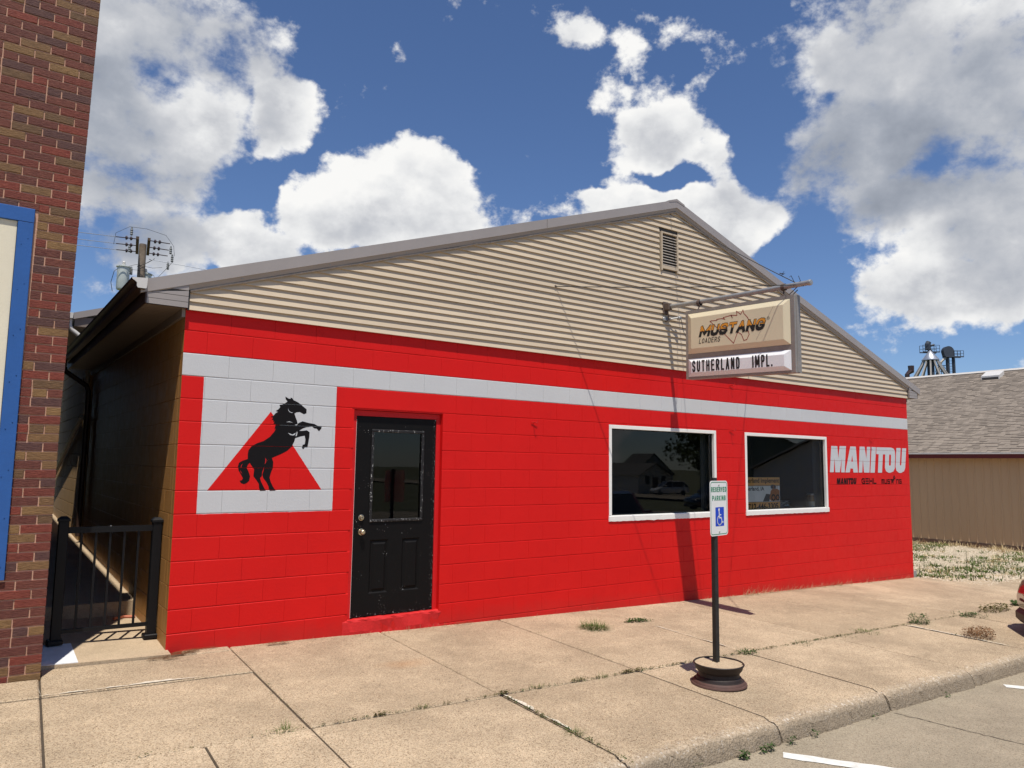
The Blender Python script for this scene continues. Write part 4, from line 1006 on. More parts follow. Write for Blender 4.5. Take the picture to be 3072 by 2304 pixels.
# =================================================================== GATE
gt = empty('metal_gate', (-0.40, 0.40, 0.08), 0, 'low black metal picket gate across the alley between the buildings', 'gate')
for (x, zb_, zt_) in ((-0.380, 0.020, 1.030), (0.352, -0.012, 1.000)):
    q = MB(); q.cbox(x-.038, x+.038, -.038, .038, zb_, zt_, 0.004); p_ = q.build('post', M_BLACKIRON, gt)
    q = MB(); z = zt_; q.add([(x-.046,-.046,z),(x+.046,-.046,z),(x+.046,.046,z),(x-.046,.046,z),(x-.046,-.046,z+.02),(x+.046,-.046,z+.02),(x+.046,.046,z+.02),(x-.046,.046,z+.02),(x-.022,-.022,z+.042),(x+.022,-.022,z+.042),(x+.022,.022,z+.042),(x-.022,.022,z+.042)],
        [(3,2,1,0),(0,1,5,4),(1,2,6,5),(2,3,7,6),(3,0,4,7),(4,5,9,8),(5,6,10,9),(6,7,11,10),(7,4,8,11),(8,9,10,11)]); q.build('cap', M_BLACKIRON, p_)
    q = MB(); q.cbox(x-.062, x+.054, -.062, .062, zb_-.005, zb_+.035, 0.008); q.build('base_plate', M_BLACKIRON, p_)
def rail(zl, zr, h, t):
    q = MB(); x0, x1 = -0.342, 0.314
    q.add([(x0,-t,zl),(x1,-t,zr),(x1,t,zr),(x0,t,zl),(x0,-t,zl+h),(x1,-t,zr+h),(x1,t,zr+h),(x0,t,zl+h)], [(3,2,1,0),(4,5,6,7),(0,1,5,4),(1,2,6,5),(2,3,7,6),(3,0,4,7)])
    return q.build('rail', M_BLACKIRON, gt)
rail(0.928, 0.925, 0.050, 0.024); rail(0.100, 0.092, 0.030, 0.018)
for x in (-0.240, -0.129, -0.019, 0.093, 0.206):
    MB().box(x-.009, x+.009, -.009, .009, 0.115, 0.935).build('picket', M_BLACKIRON, gt)
q = MB(); q.lathe([(0, .006), (.006, .004), (.007, 0)], 8, (-0.02, 0, 0.977)); q.build('bolt_head', M_GALV, gt)
hs = MB(); hs.tube([(-0.22, 1.25, az_(-.22, 1.25)+.014), (-0.12, 1.33, az_(-.12, 1.3)+.014), (-0.02, 1.30, az_(-.02, 1.3)+.014)], 0.014, 8)
tag(hs.build('garden_hose', simple('orange_hose', (0.50, 0.16, 0.09), 0.5), smooth=True), 'short bit of orange hose lying on the alley floor', 'hose')

# =================================================================== HANGING SIGN AND ITS POLE
PXs = 6.175
pole = empty('sign_pole', (PXs, 0, 3.80), 0, 'grey steel pipe reaching out from the gable to carry the sign', 'sign pole')
q = MB(); pts = [(0.02, -0.06, 0.03), (0, -0.5, 0.005), (-.01, -1.4, -0.025), (-.025, -2.26, -0.05)]
q.tube(pts, 0.030, 14); q.lathe([(0.0, -2.275), (0.030, -2.272), (0.034, -2.262), (0.034, -2.235)], 14, (-.025, 0, -0.05), 'Y'); q.build('pipe', M_GALV, pole, smooth=True)
q = MB(); q.cbox(-.05, .05, -.05, -.012, -.07, .10, 0.004); q.cbox(-.035, .035, -.13, -.05, -.02, .07, 0.004); q.tube([(-.02, -.09, .03), (.03, -.07, -.15), (.01, -.03, -.17)], 0.010, 6); q.build('wall_bracket', M_RUST, pole)
q = MB(); q.cbox(-.055, .075, -.055, -.012, -.165, -.115, .006); q.tube([(.05, -.05, -.14), (.12, -.09, -.12), (.18, -.12, -.11)], .012, 8); q.lathe([(0, -.15), (.022, -.148), (.030, -.135), (.030, -.10), (.016, -.085)], 12, (.185, 0, -.115), 'Y'); q.build('wire_outlet', M_GALV, pole, smooth=True)
q = MB(); q.tube([(.185, -.15, -.115), (.175, -.20, -.30), (.12, -.30, -.42), (.02, -.38, -.40), (0.0, -.44, -.30)], .0045, 6); q.build('power_cable', M_CABLE, pole, smooth=True)
def wire(a, b, name='guy_wire', r=0.0055, sag=0.0, twist=False):
    a = Vector(a); b = Vector(b); q = MB(); P = []
    for i in range(25):
        t = i/24; p_ = a.lerp(b, t); P.append((p_.x-PXs, p_.y, p_.z-3.80-sag*4*t*(1-t)))
    q.tube(P, r, 5)
    if twist:
        rr = random.Random(4); c = a.lerp(b, .88)
        for i in range(3):
            pts = [(c+Vector((rr.uniform(-.02,.02), rr.uniform(-.05,.05), rr.uniform(-.02,.035))) - Vector((PXs,0,3.80))) for _ in range(4)]
            q.tube(pts, .003, 4)
    q.build(name, M_CABLE, pole, smooth=True)
tip = (PXs-.022, -2.12, 3.75)
wire((4.217, -.02, 3.829), tip, sag=0.02); wire((6.30, -.03, 5.18), tip, sag=0.03, twist=True); wire((8.15, -.02, 3.829), tip, sag=0.02)
q = MB()
for kx, (dx, dz) in enumerate(((0, 0), (.25, .05), (.06, 0))):
    pass
for i in range(9):
    t = i*PI/4; q.tube([(-.035+.0*i, -2.10-.012*i, -.05+.032*math.sin(t)), (-.012, -2.105-.012*i, -.05+.034), (.006, -2.11-.012*i, -.05)], .004, 4)
q.tube([(-.03, -2.06, -.015), (-.05, -2.03, .07), (-.035, -2.0, .06)], .0035, 4); q.tube([(-.03, -2.14, -.02), (-.01, -2.10, .06)], .0035, 4)
q.build('wire_wrap', M_CABLE, pole)
for (x, z) in ((4.217, 3.829), (8.15, 3.829)):
    q = MB(); q.lathe([(0.0, -.05), (.010, -.05), (.012, -.02), (.02, -.014)], 8, (x-PXs, 0, z-3.80), 'Y'); q.build('eye_bolt', M_RUST, pole)

SX0, SX1 = 6.085, 6.205
YI, YO = -0.475, -2.085
sg = empty('hanging_sign', (SX0, -1.28, 2.75), 0, 'double lightbox sign with cream upper face and white letter board below', 'sign')
def sgY(y): return y+1.28
def ztop(y): return 3.690 + (y-YI)*0.0345      # the cabinet hangs slightly lower at the street end
def zoff(y): return (y-YI)*0.0345
M_CAB = simple('sign_cabinet_metal', (0.31, 0.28, 0.25), 0.5, 0.35, var=0.12, scale=9)
M_SFACE = simple('cream_sign_face', (0.74, 0.65, 0.45), 0.38, var=0.03, scale=2)
M_SWHITE = simple('white_sign_face', (0.84, 0.85, 0.86), 0.38, var=0.03, scale=2)
M_ORANGE = simple('orange_vinyl', (0.72, 0.30, 0.03), 0.5)
M_BLKV = simple('black_vinyl', (0.008, 0.008, 0.008), 0.5)
M_DRED = simple('dark_red_vinyl', (0.33, 0.025, 0.018), 0.5)
def SP(x, y, z): return (x-SX0, sgY(y), z-2.75+zoff(y))
Zb, Zt, Zm0, Zm1 = 2.782, 3.690, 3.050, 3.108
def sbox(mb, x0, x1, y0, y1, z0, z1, mi=0):
    mb.add([SP(x0,y0,z0),SP(x1,y0,z0),SP(x1,y1,z0),SP(x0,y1,z0),SP(x0,y0,z1),SP(x1,y0,z1),SP(x1,y1,z1),SP(x0,y1,z1)], [(3,2,1,0),(4,5,6,7),(0,1,5,4),(1,2,6,5),(2,3,7,6),(3,0,4,7)], mi)
q = MB()
sbox(q, SX0, SX1, YI-.038, YI, Zb, Zt); sbox(q, SX0, SX1, YO, YO+.050, Zb, Zt)
sbox(q, SX0+.001, SX1-.001, YO+.050, YI-.038, Zt-.045, Zt-.001); sbox(q, SX0+.001, SX1-.001, YO+.050, YI-.038, Zb+.001, Zb+.026); sbox(q, SX0+.001, SX1-.001, YO+.050, YI-.038, Zm0, Zm1)
sbox(q, SX0+.016, SX1-.016, YO+.050, YI-.038, Zb+.026, Zm0); sbox(q, SX0+.016, SX1-.016, YO+.050, YI-.038, Zm1, Zt-.045)
q.build('cabinet', M_CAB, sg)
q = MB()
sbox(q, SX0+.040, SX1-.040, YO-.004, YO, Zb+.01, Zt-.01); q.build('end_channel', M_CAB, sg)
def pillow(name, z0, z1, mt, sgn):
    """bulged plastic face with bevelled border"""
    xs_ = SX0 if sgn < 0 else SX1; q = MB(); yi, yo = YI-.040, YO+.052; bw = 0.075; bz = 0.065 if z1-z0 > .4 else 0.052; dp = 0.032
    def ring(t, x, bt=0): return [SP(x, yi-t*bw, z0+t*bz), SP(x, yo+t*bw, z0+t*bz), SP(x, yo+t*bw, z1-t*bz), SP(x, yi-t*bw, z1-t*bz)]
    vs = ring(0, xs_+(-1*sgn)*.014) + ring(0.02, xs_+sgn*.002) + ring(0.85, xs_+sgn*(dp-.004)) + ring(1.0, xs_+sgn*dp)
    fs = []
    for l in range(3):
        for i in range(4): fs.append((l*4+i, l*4+(i+1) % 4, (l+1)*4+(i+1) % 4, (l+1)*4+i))
    fs.append((12, 13, 14, 15)); q.add(vs, fs); return q.build(name, mt, sg)
FX = SX0-0.0325
for sgn in (-1, 1):
    pillow('sign_face', Zm1+.002, Zt-.047, M_SFACE, sgn); pillow('letter_board', Zb+.028, Zm0-.002, M_SWHITE, sgn)
def sign_text(name, geo, x, mats, midz=None):
    vs, fs = geo
    q = MB()
    if midz is None: q.add([SP(x, a, b) for a, b in vs], fs)
    else:
        bm = bmesh.new(); V = [bm.verts.new((a, 0, b)) for a, b in vs]
        for f in fs:
            try: bm.faces.new([V[i] for i in f])
            except ValueError: pass
        bmesh.ops.bisect_plane(bm, geom=bm.verts[:]+bm.edges[:]+bm.faces[:], plane_co=(0, 0, midz), plane_no=(0, 0, 1))
        bm.verts.index_update()
        for f in bm.faces: q.add([SP(x, v.co.x, v.co.z) for v in f.verts], [tuple(range(len(f.verts)))], 1 if f.calc_center_median().z < midz else 0)
        bm.free()
    return q.build(name, mats, sg, fix=False)
dz_ = lambda y: -(y-YI)*0.0345
# the lettering rises to the right on the photo's cream face
HEAD = [(-1.009,3.415),(-0.916,3.498),(-0.936,3.503),(-1.026,3.495),(-1.021,3.509),(-1.105,3.508),(-1.147,3.49),(-1.124,3.517),(-1.245,3.528),(-1.26,3.491),(-1.24,3.527),(-1.331,3.513),(-1.324,3.566),(-1.386,3.517),(-1.42,3.566),(-1.431,3.522),(-1.483,3.464),(-1.497,3.437),(-1.48,3.339),(-1.502,3.253),(-1.467,3.195),(-1.425,3.188),(-1.39,3.268),(-1.336,3.305),(-1.273,3.174),(-1.133,3.311)]
HEAD = [(a+.012, b+dz_(a)-.012) for a, b in HEAD]
q = MB()
for quad in ribbon(HEAD, 0.0085, True): q.add([SP(FX-.0006, a, b) for a, b in quad], [(0,1,2,3)])
q.build('horse_head_outline', M_DRED, sg, fix=False)
def stroke_sign(name, quads, x, mats, midz=None):
    q = MB()
    for i, qd in enumerate(quads):
        e = 0.000012*(i % 40)
        if midz is None: q.add([SP(x-e, a, b) for a, b in qd], [(0,1,2,3)]); continue
        bm = bmesh.new(); bm.faces.new([bm.verts.new((a, 0, b)) for a, b in qd])
        bmesh.ops.bisect_plane(bm, geom=bm.verts[:]+bm.edges[:]+bm.faces[:], plane_co=(0, 0, midz), plane_no=(0, 0, 1))
        for f in bm.faces: q.add([SP(x-e, v.co.x, v.co.z) for v in f.verts], [tuple(range(len(f.verts)))], 1 if f.calc_center_median().z < midz else 0)
        bm.free()
    return q.build(name, mats, sg, fix=False)
stroke_sign('lettering', stroke_text('MUSTANG', -0.716, -1.738, 3.312, 3.458, 0.040, 0.30, .10), FX-.0010, M_BLKV)
stroke_sign('lettering', stroke_text('MUSTANG', -0.7225, -1.7315, 3.3185, 3.4515, 0.026, 0.30, .17), FX-.0018, [M_ORANGE, M_BLKV], 3.386)
stroke_sign('lettering', stroke_text('LOADERS', -0.720, -1.064, 3.230, 3.294, 0.0085, 0.2, .4), FX-.0008, M_BLKV)
q = MB(); cyc = [(-1.762+.017*math.cos(i*PI/8), 3.445+.017*math.sin(i*PI/8)) for i in range(16)]
for quad in ribbon(cyc, .0035, True): q.add([SP(FX-.0008, a, b) for a, b in quad], [(0,1,2,3)])
vs, fs = text_geo('R', -1.755, -1.770, 3.436, 3.455); q.add([SP(FX-.0008, a, b) for a, b in vs], fs); q.build('lettering', M_BLKV, sg, fix=False)
stroke_sign('letter_row', stroke_text('SUTHERLAND', -0.605, -1.345, 2.868, 3.014, 0.021, 0.0, .75), FX-.0010, M_BLKV)
stroke_sign('letter_row', stroke_text('IMPL.', -1.525, -1.805, 2.868, 3.014, 0.020, 0.0, .70), FX-.0010, M_BLKV)
q = MB(); q.add([SP(FX-.0006, -1.585, 3.20), SP(FX-.0006, -1.588, 3.20), SP(FX-.0006, -1.836, 3.58), SP(FX-.0006, -1.833, 3.58)], [(0,1,2,3)]); q.build('face_crack', M_CAB, sg, fix=False)
for y in (-0.640, -1.905):
    q = MB(); zt = Zt+zoff(y)-2.75; xx = PXs-SX0-.01
    q.lathe([(.040, -.022), (.042, -.022), (.042, .022), (.040, .022), (.033, .022), (.033, -.022)], 14, (xx, sgY(y), 3.80-2.75-.012-.02*(abs(y)-.5)), 'Y')
    q.tube([(xx, sgY(y), 3.75-2.75-.01*abs(y)), (xx-.012, sgY(y), zt+.035), (xx-.03, sgY(y)-.01, zt+.02), (xx-.03, sgY(y)-.015, zt-.002)], .009, 6)
    q.cbox(xx-.055, xx+.01, sgY(y)-.035, sgY(y)+.02, zt-.004, zt+.012, .003); q.build('hanger', M_RUST, sg)
q = MB(); q.tube([(PXs-SX0, sgY(-2.08), 0.95), (PXs-SX0-.01, sgY(-2.02), 0.90), (PXs-SX0-.02, sgY(-1.98), Zt+zoff(-1.98)-2.75)], .005, 6); q.build('power_cable', M_CABLE, sg, smooth=True)

# =================================================================== RESERVED PARKING SIGN
wx, wy = 3.645, -2.905; wz = gz(wx, wy)
ps = empty('parking_sign', (wx, wy, wz), 0, 'white and green reserved parking sign on a post set in an old wheel rim', 'sign')
M_RIM = simple('dark_rusty_rim', (0.022, 0.014, 0.012), 0.6, 0.15, var=0.3, scale=14, bump=0.3, bscale=60)
M_RIMRED = simple('primer_red_flange', (0.085, 0.042, 0.032), 0.7, 0.0, var=0.25, scale=14)
q = MB()
q.lathe([(0.1786, 0.0052), (0.2181, 0.0017), (0.2256, 0.0086), (0.2218, 0.0189), (0.2124, 0.0224), (0.2087, 0.0344), (0.1993, 0.0430)], 40, mi=1)
q.lathe([(0.1993, 0.0430), (0.1842, 0.0473), (0.1786, 0.0645), (0.1654, 0.0731), (0.1636, 0.0989), (0.1748, 0.1118), (0.1880, 0.1290), (0.1936, 0.1514), (0.2012, 0.1582), (0.2059, 0.1686), (0.2012, 0.1746), (0.1936, 0.1720), (0.1918, 0.1634)], 40)
rim = q.build('wheel_rim', [M_RIM, M_RIMRED], ps, smooth=True)
q = MB(); rr = random.Random(9); vs = [(0, 0, 0.176)]; NR = 6
for r_ in range(1, NR+1):
    for k_ in range(32):
        a = 2*PI*k_/32; rad = 0.192*r_/NR; vs.append((rad*math.cos(a), rad*math.sin(a), 0.176-0.012*(r_/NR)**2+rr.uniform(-.003, .003)))
fs = [(0, 1+k_, 1+(k_+1) % 32) for k_ in range(32)] + [(1+(r_-1)*32+k_, 1+r_*32+k_, 1+r_*32+(k_+1) % 32, 1+(r_-1)*32+(k_+1) % 32) for r_ in range(1, NR) for k_ in range(32)]
q.add(vs, fs); q.build('concrete_fill', M_ALLEY, rim)
q = MB(); q.cbox(-.030, .012, -.004, .038, 0.165, 1.68, .003); q.build('post', simple('worn_black_post', (0.014, 0.013, 0.012), 0.6, var=0.5, scale=20), ps)
sp = empty('sign_panel', (-0.115, -0.030, 1.198), math.radians(11)); sp.parent = ps
PW, PH = 0.305, 0.457
def rounded(x0, x1, z0, z1, r_, n=6):
    out = []
    for (cx, cz, a0) in ((x1-r_, z1-r_, 0), (x0+r_, z1-r_, 90), (x0+r_, z0+r_, 180), (x1-r_, z0+r_, 270)):
        for i in range(n+1): a = math.radians(a0+90*i/n); out.append((cx+r_*math.cos(a), cz+r_*math.sin(a)))
    return out
M_SIGNW = simple('reflective_white', (0.78, 0.78, 0.76), 0.42, var=0.03); M_SIGNG = simple('sign_green', (0.0, 0.22, 0.10), 0.45); M_SIGNB = simple('sign_blue', (0.004, 0.055, 0.52), 0.45)
q = MB(); q.prism(rounded(0, PW, 0, PH, .032), 0.0, 0.0025); q.build('plate', M_SIGNW, sp)
def flat(name, loops, y, mt):
    q = MB()
    for l in loops:
        vs, fs = poly_mesh(l, lambda a, b: (a, y, b)); q.add(vs, fs)
    return q.build(name, mt, sp, fix=False)
flat('border', [[rounded(.010, PW-.010, .010, PH-.010, .026), rounded(.0155, PW-.0155, .0155, PH-.0155, .021)]], -.0006, M_SIGNG)
for (body, a, b, c, e) in (('RESERVED', .021, PW-.021, .363, .405), ('PARKING', .036, PW-.036, .290, .333)):
    q = MB()
    for i, qd in enumerate(stroke_text(body, a, b, c, e, .0092, 0, .5)): q.add([(x, -.0008-.000004*i, z) for x, z in qd], [(0,1,2,3)])
    q.build('lettering', M_SIGNG, sp, fix=False)
flat('symbol_field', [[rounded(.088, .236, .078, .236, .006)]], -.0006, M_SIGNB)
def arc(cx, cz, r_, a0, a1, n=14): return [(cx+r_*math.cos(math.radians(a0+(a1-a0)*i/n)), cz+r_*math.sin(math.radians(a0+(a1-a0)*i/n))) for i in range(n+1)]
sy = []
hd = arc(.150, .215, .0125, 0, 337, 14); sy.append([hd])
for pl, w_ in (([(.151, .200), (.155, .150)], .013), ([(.155, .172), (.183, .172)], .009), ([(.155, .148), (.188, .148), (.203, .107), (.219, .111)], .011), (arc(.158, .127, .038, 118, 345), .010)):
    for quad in ribbon(pl, w_): sy.append([quad])
flat('wheelchair_symbol', sy, -.0010, M_SIGNW)
for z in (.421, .033):
    q = MB(); q.lathe([(0, -.006), (.006, -.005), (.0085, -.001), (.0085, 0)], 10, (PW/2, 0, z), 'Y'); q.build('bolt', M_GALV, sp)

# =================================================================== THINGS INSIDE THE RIGHT WINDOW
po = empty('window_poster', (7.74, 0.085, 0.985), 0, 'orange and white loader dealer poster with phone number in the right window', 'poster')
PWd, PHt = 1.135, 0.512
M_POW = simple('poster_white', (0.86, 0.88, 0.84), 0.6); M_POO = simple('poster_orange', (0.80, 0.43, 0.14), 0.6); M_INK = simple('poster_ink', (0.02, 0.018, 0.015), 0.6); M_DKOR = simple('loader_orange', (0.45, 0.17, 0.05), 0.6); M_DKGR = simple('loader_grey', (0.09, 0.09, 0.085), 0.6)
MB().box(0, PWd, 0, .003, 0, PHt).build('sheet', M_POW, po)
MB().box(0.002, PWd-.002, -.0006, 0, .0, .135).build('colour_band', M_POO, po)
MB().box(0.002, PWd-.002, -.0006, 0, PHt-.125, PHt-.0).build('colour_band', M_POO, po)
MB().box(0.002, PWd-.002, -.0009, 0, PHt-.132, PHt-.126).build('rule', M_INK, po); MB().box(0.002, PWd-.002, -.0009, 0, .136, .141).build('rule', M_INK, po)
for (body, a, b, c, e, of) in (('Sutherland Implement', .155, 1.118, PHt-.105, PHt-.012, .02), ('Sutherland, IA', .175, .735, .300, .372, .015), ('712-446-3305', .335, 1.085, .022, .118, .03)):
    vs, fs = text_geo(body, a, b, c, e, of); q = MB(); q.add([(x, -.0014, z) for x, z in vs], fs); q.build('lettering', M_INK, po, fix=False)
q = MB()
def pf(loops, y, mt, name):
    q = MB()
    for l in loops: vs, fs = poly_mesh([l], lambda a, b: (a, y, b)); q.add(vs, fs)
    q.build(name, mt, po, fix=False)
pf([[(.70,.145),(.86,.145),(.89,.25),(.78,.26)], [(.90,.385),(.905,.345),(.93,.335),(1.03,.335),(1.035,.38),(1.0,.395),(.93,.40)]], -.0011, M_DKGR, 'loader_picture')
pf([[(.865,.19),(.90,.15),(1.12,.15),(1.125,.31),(1.06,.335),(.93,.33),(.90,.30)], [(.97,.33),(.985,.33),(.985,.385),(.97,.385)], [(1.06,.33),(1.07,.33),(1.07,.38),(1.06,.38)]], -.0012, M_DKOR, 'loader_picture')
pf([arc(.965,.20,.055,0,340,16), arc(1.075,.20,.050,0,340,16)], -.0016, M_INK, 'loader_picture'); pf([arc(.965,.20,.030,0,340,12), arc(1.075,.20,.027,0,340,12)], -.0019, M_DKOR, 'loader_picture')
pp = empty('paper_pile', (9.06, 0.17, W2[2]+.060), 0, 'crumpled pile of white papers on the sill beside the poster', 'papers'); rr = random.Random(12)
M_PAPER = simple('white_paper', (0.70, 0.76, 0.74), 0.6, var=0.15, scale=25)
for i in range(7):
    vs = []; w, dpt = rr.uniform(.30, .44), rr.uniform(.10, .15); ox = rr.uniform(-.03, .05); a = rr.uniform(-.12, .12)
    for jy in range(4):
        for jx in range(7):
            x = ox+w*jx/6-.2; y = dpt*jy/3-.05; vs.append((x*math.cos(a)-y*math.sin(a), x*math.sin(a)+y*math.cos(a), .012+i*.016+rr.uniform(0, .02)))
    MB().add(vs, [(j*7+k_, j*7+k_+1, (j+1)*7+k_+1, (j+1)*7+k_) for j in range(3) for k_ in range(6)]).build('paper_sheet', M_PAPER, pp, fix=False)
jar = empty('glass_jar', (9.80, 0.15, W2[2]+.060), 0, 'small tan jar with a metal lid on the right window sill', 'jar')
q = MB(); q.lathe([(.060, 0), (.066, .006), (.066, .085), (.060, .094), (.060, .10)], 20); q.build('lower_body', simple('tan_label', (0.42, 0.38, 0.29), 0.5), jar, smooth=True)
q = MB(); q.lathe([(.058, .10), (.058, .19), (.050, .20)], 20); q.build('upper_body', simple('amber_glass', (0.20, 0.11, 0.045), 0.15), jar, smooth=True)
q = MB(); q.lathe([(.056, .20), (.058, .203), (.058, .225), (.052, .230), (0, .230)], 20); q.build('lid', M_GALV, jar, smooth=True)

# =================================================================== VEHICLES
M_TYRE = simple('tyre_rubber', (0.02, 0.02, 0.02), 0.8); M_ALLOY = simple('alloy_rim', (0.45, 0.45, 0.46), 0.3, 0.8); M_CHROME = simple('chrome_trim', (0.6, 0.6, 0.6), 0.15, 1.0); M_PLASTIC = simple('black_plastic', (0.018, 0.018, 0.019), 0.5)
M_CARGLASS = simple('car_glass', (0.012, 0.014, 0.016), 0.06); M_LAMP = simple('lamp_lens', (0.55, 0.56, 0.58), 0.08, 0.3); M_TAIL = simple('tail_lens', (0.35, 0.01, 0.012), 0.12); M_PLATE = simple('plate_white', (0.72, 0.72, 0.70), 0.4)
def car_paint(name, colr):
    mt, n, b = material(name); n.put(b.inputs['Base Color'], colr); b.inputs['Roughness'].default_value = 0.28; b.inputs['Coat Weight'].default_value = 1.0; b.inputs['Coat Roughness'].default_value = 0.04; return mt
def vehicle(name, loc, rz, paint, label, length=4.6, hw=0.91, hood=0.92, roof=1.48, boxy=False, plate=True):
    """front of the vehicle at local -Y... forward axis is +X, origin at the nose on the ground"""
    v = empty(name, loc, rz, label, 'car'); L = length
    # lower body rings along the length (x negative towards the rear)
    st = [(0.02, .42, .60, .52), (-.05, .33, .72, .66), (-.22, .24, .80, .80), (-.55, .21, .86, hw-.03), (-1.1, .20, hood, hw), (-1.65, .20, hood+.05, hw), (-2.6, .20, hood+.06, hw), (-3.4, .21, hood+.07, hw), (-L+.45, .25, hood+.06, hw-.02), (-L+.12, .30, hood+.02, hw-.10), (-L, .42, hood-.12, hw-.22)]
    rings = []
    for (x, zb_, zt_, w) in st:
        h = zt_-zb_; pr = [(0, zb_), (w*.80, zb_), (w*.97, zb_+h*.12), (w, zb_+h*.40), (w*.985, zb_+h*.70), (w*.93, zb_+h*.90), (w*.80, zt_), (w*.4, zt_+.025), (0, zt_+.035)]
        rings.append([(x, -a, z) for a, z in pr] + [(x, a, z) for a, z in pr[::-1][1:-1]])
    n = len(rings[0]); vs = [p_ for r_ in rings for p_ in r_]
    fs = [(i*n+j, i*n+(j+1) % n, (i+1)*n+(j+1) % n, (i+1)*n+j) for i in range(len(rings)-1) for j in range(n)] + [tuple(range(n)), tuple(range((len(rings)-1)*n, len(rings)*n))]
    q = MB(); q.add(vs, fs); body = q.build('body', paint, v, smooth=True)
    zb_ = hood+.04
    gs = [(-1.15, zb_, zb_+.02, hw-.10, hw-.12), (-1.95, zb_, roof-.03, hw-.08, hw-.27), (-2.5, zb_, roof, hw-.07, hw-.26), (-L+(.75 if boxy else 1.3), zb_, roof-.03, hw-.08, hw-.26), (-L+(.18 if boxy else .55), zb_, zb_+(.12 if boxy else .05), hw-.10, hw-.15)]
    vs = []; 
    for (x, z0, z1, w0, w1) in gs: vs += [(x, -w0, z0), (x, -w1, z1), (x, w1, z1), (x, w0, z0)]
    fs = [(i*4+j, i*4+j+1, (i+1)*4+j+1, (i+1)*4+j) for i in range(4) for j in range(3)]
    q = MB(); q.add(vs, fs); q.build('greenhouse', M_CARGLASS, v)
    q = MB(); w1 = hw-.25
    vs = [(-1.93, -w1, roof-.035), (-1.93, w1, roof-.035), (-2.5, -w1, roof+.012), (-2.5, w1, roof+.012), (gs[3][0], -w1, roof-.02), (gs[3][0], w1, roof-.02)]
    q.add(vs, [(0,1,3,2),(2,3,5,4)])
    q.build('roof', paint, v)
    for s_ in (-1, 1):
        q = MB()
        for (x0, z0, x1, z1) in ((-1.15, zb_+.02, -1.95, roof-.03), (-2.55, zb_-.02, -2.55, roof-.005), (gs[3][0]+.03, zb_, gs[3][0], roof-.03), (gs[3][0], roof-.03, gs[4][0], gs[4][2]), (-1.95, roof-.03, gs[3][0], roof-.02)):
            def wy_(z): return (hw-.075-(z-zb_)/(roof-zb_)*.19)
            q.tube([(x0, s_*wy_(z0), z0), (x1, s_*wy_(z1), z1)], .032, 6)
        q.build('pillar', paint, v, smooth=True)
        q = MB(); q.cbox(-1.75, -1.55, s_*(hw+.02)-.09, s_*(hw+.02)+.09, zb_+.02, zb_+.16, .03); q.build('mirror', paint, v)
        for x in (-.86, -L+.95):
            w_ = MB(); r_ = .335
            w_.lathe([(.20, -.10), (.30, -.105), (r_, -.07), (r_+.004, 0), (r_, .07), (.30, .105), (.20, .10)], 28, (x, s_*(hw-.10), r_-.01), 'Y'); wo_ = w_.build('wheel', M_TYRE, v, smooth=True)
            w_ = MB(); w_.lathe([(0, s_*.085), (.05, s_*.09), (.17, s_*.06), (.20, s_*.098), (.205, s_*.10)], 20, (x, s_*(hw-.10), r_-.01), 'Y'); w_.build('rim', M_ALLOY, wo_, smooth=True)
        q = MB(); q.add([(-.035, s_*.40, .665), (-.16, s_*.72, .70), (-.50, s_*.845, .80), (-.36, s_*.70, .815), (-.10, s_*.44, .745)], [(0,1,2,3,4)]); q.v = [(a+.018, b+s_*.012, c+.012) for a, b, c in q.v]
        q.prism([(0,0)], 0, 0) if False else None
        q.build('headlight', M_LAMP, v)
        q = MB(); q.cbox(-L-.01, -L+.16, s_*(hw-.26)-.12, s_*(hw-.26)+.12, hood-.28, hood-.06, .02); q.build('tail_light', M_TAIL, v)
    q = MB(); q.add([(.026, -.40, .50), (.030, .40, .50), (-.010, .44, .66), (-.010, -.44, .66)], [(0,1,2,3)]); q.build('grille', M_PLASTIC, v)
    q = MB(); q.cbox(-.35, .035, -.60, .60, .225, .40, .05); q.build('bumper', M_PLASTIC, v)
    if plate:
        q = MB(); q.cbox(.036, .046, -.152, .152, .36, .512, .003); pl = q.build('licence_plate', M_PLATE, v)
        q = MB()
        for i in range(6): q.box(.0462, .0468, -.115+i*.04, -.09+i*.04, .40, .465)
        q.build('plate_marks', M_SIGNB, pl)
        q = MB()
        q.lathe([(0, .0), (.006, .0), (.006, -.004)], 8, (.05, -.12, .50), 'X'); q.lathe([(0, .0), (.006, .0), (.006, -.004)], 8, (.05, .12, .50), 'X'); q.build('bolt', M_CABLE, pl)
    return v
CARH = Vector((-0.58, 0.815, 0)).normalized()
P_MAROON = car_paint('maroon_car_paint', (0.075, 0.006, 0.012)); P_DARK = car_paint('black_car_paint', (0.012, 0.013, 0.016)); P_SILVER = car_paint('white_car_paint', (0.66, 0.66, 0.66))
nose = Vector((8.615, -3.405)); vehicle('parked_car', (nose.x, nose.y, gz(nose.x)-.185), math.atan2(CARH.y, CARH.x), P_MAROON, 'maroon car whose nose overhangs the kerb at the right edge')
vehicle('sport_utility_vehicle', (36.0, -25.4, gz(36)-.185), math.radians(200), P_DARK, 'large black sport utility vehicle out in the street, seen mirrored in the left window', 5.2, 0.99, 1.08, 1.85, True, False)
vehicle('station_wagon', (70, -61, gz(70)-.185), math.radians(205), P_SILVER, 'white wagon far down the side street, mirrored in the left window', 4.9, 0.95, 1.02, 1.75, True, False)

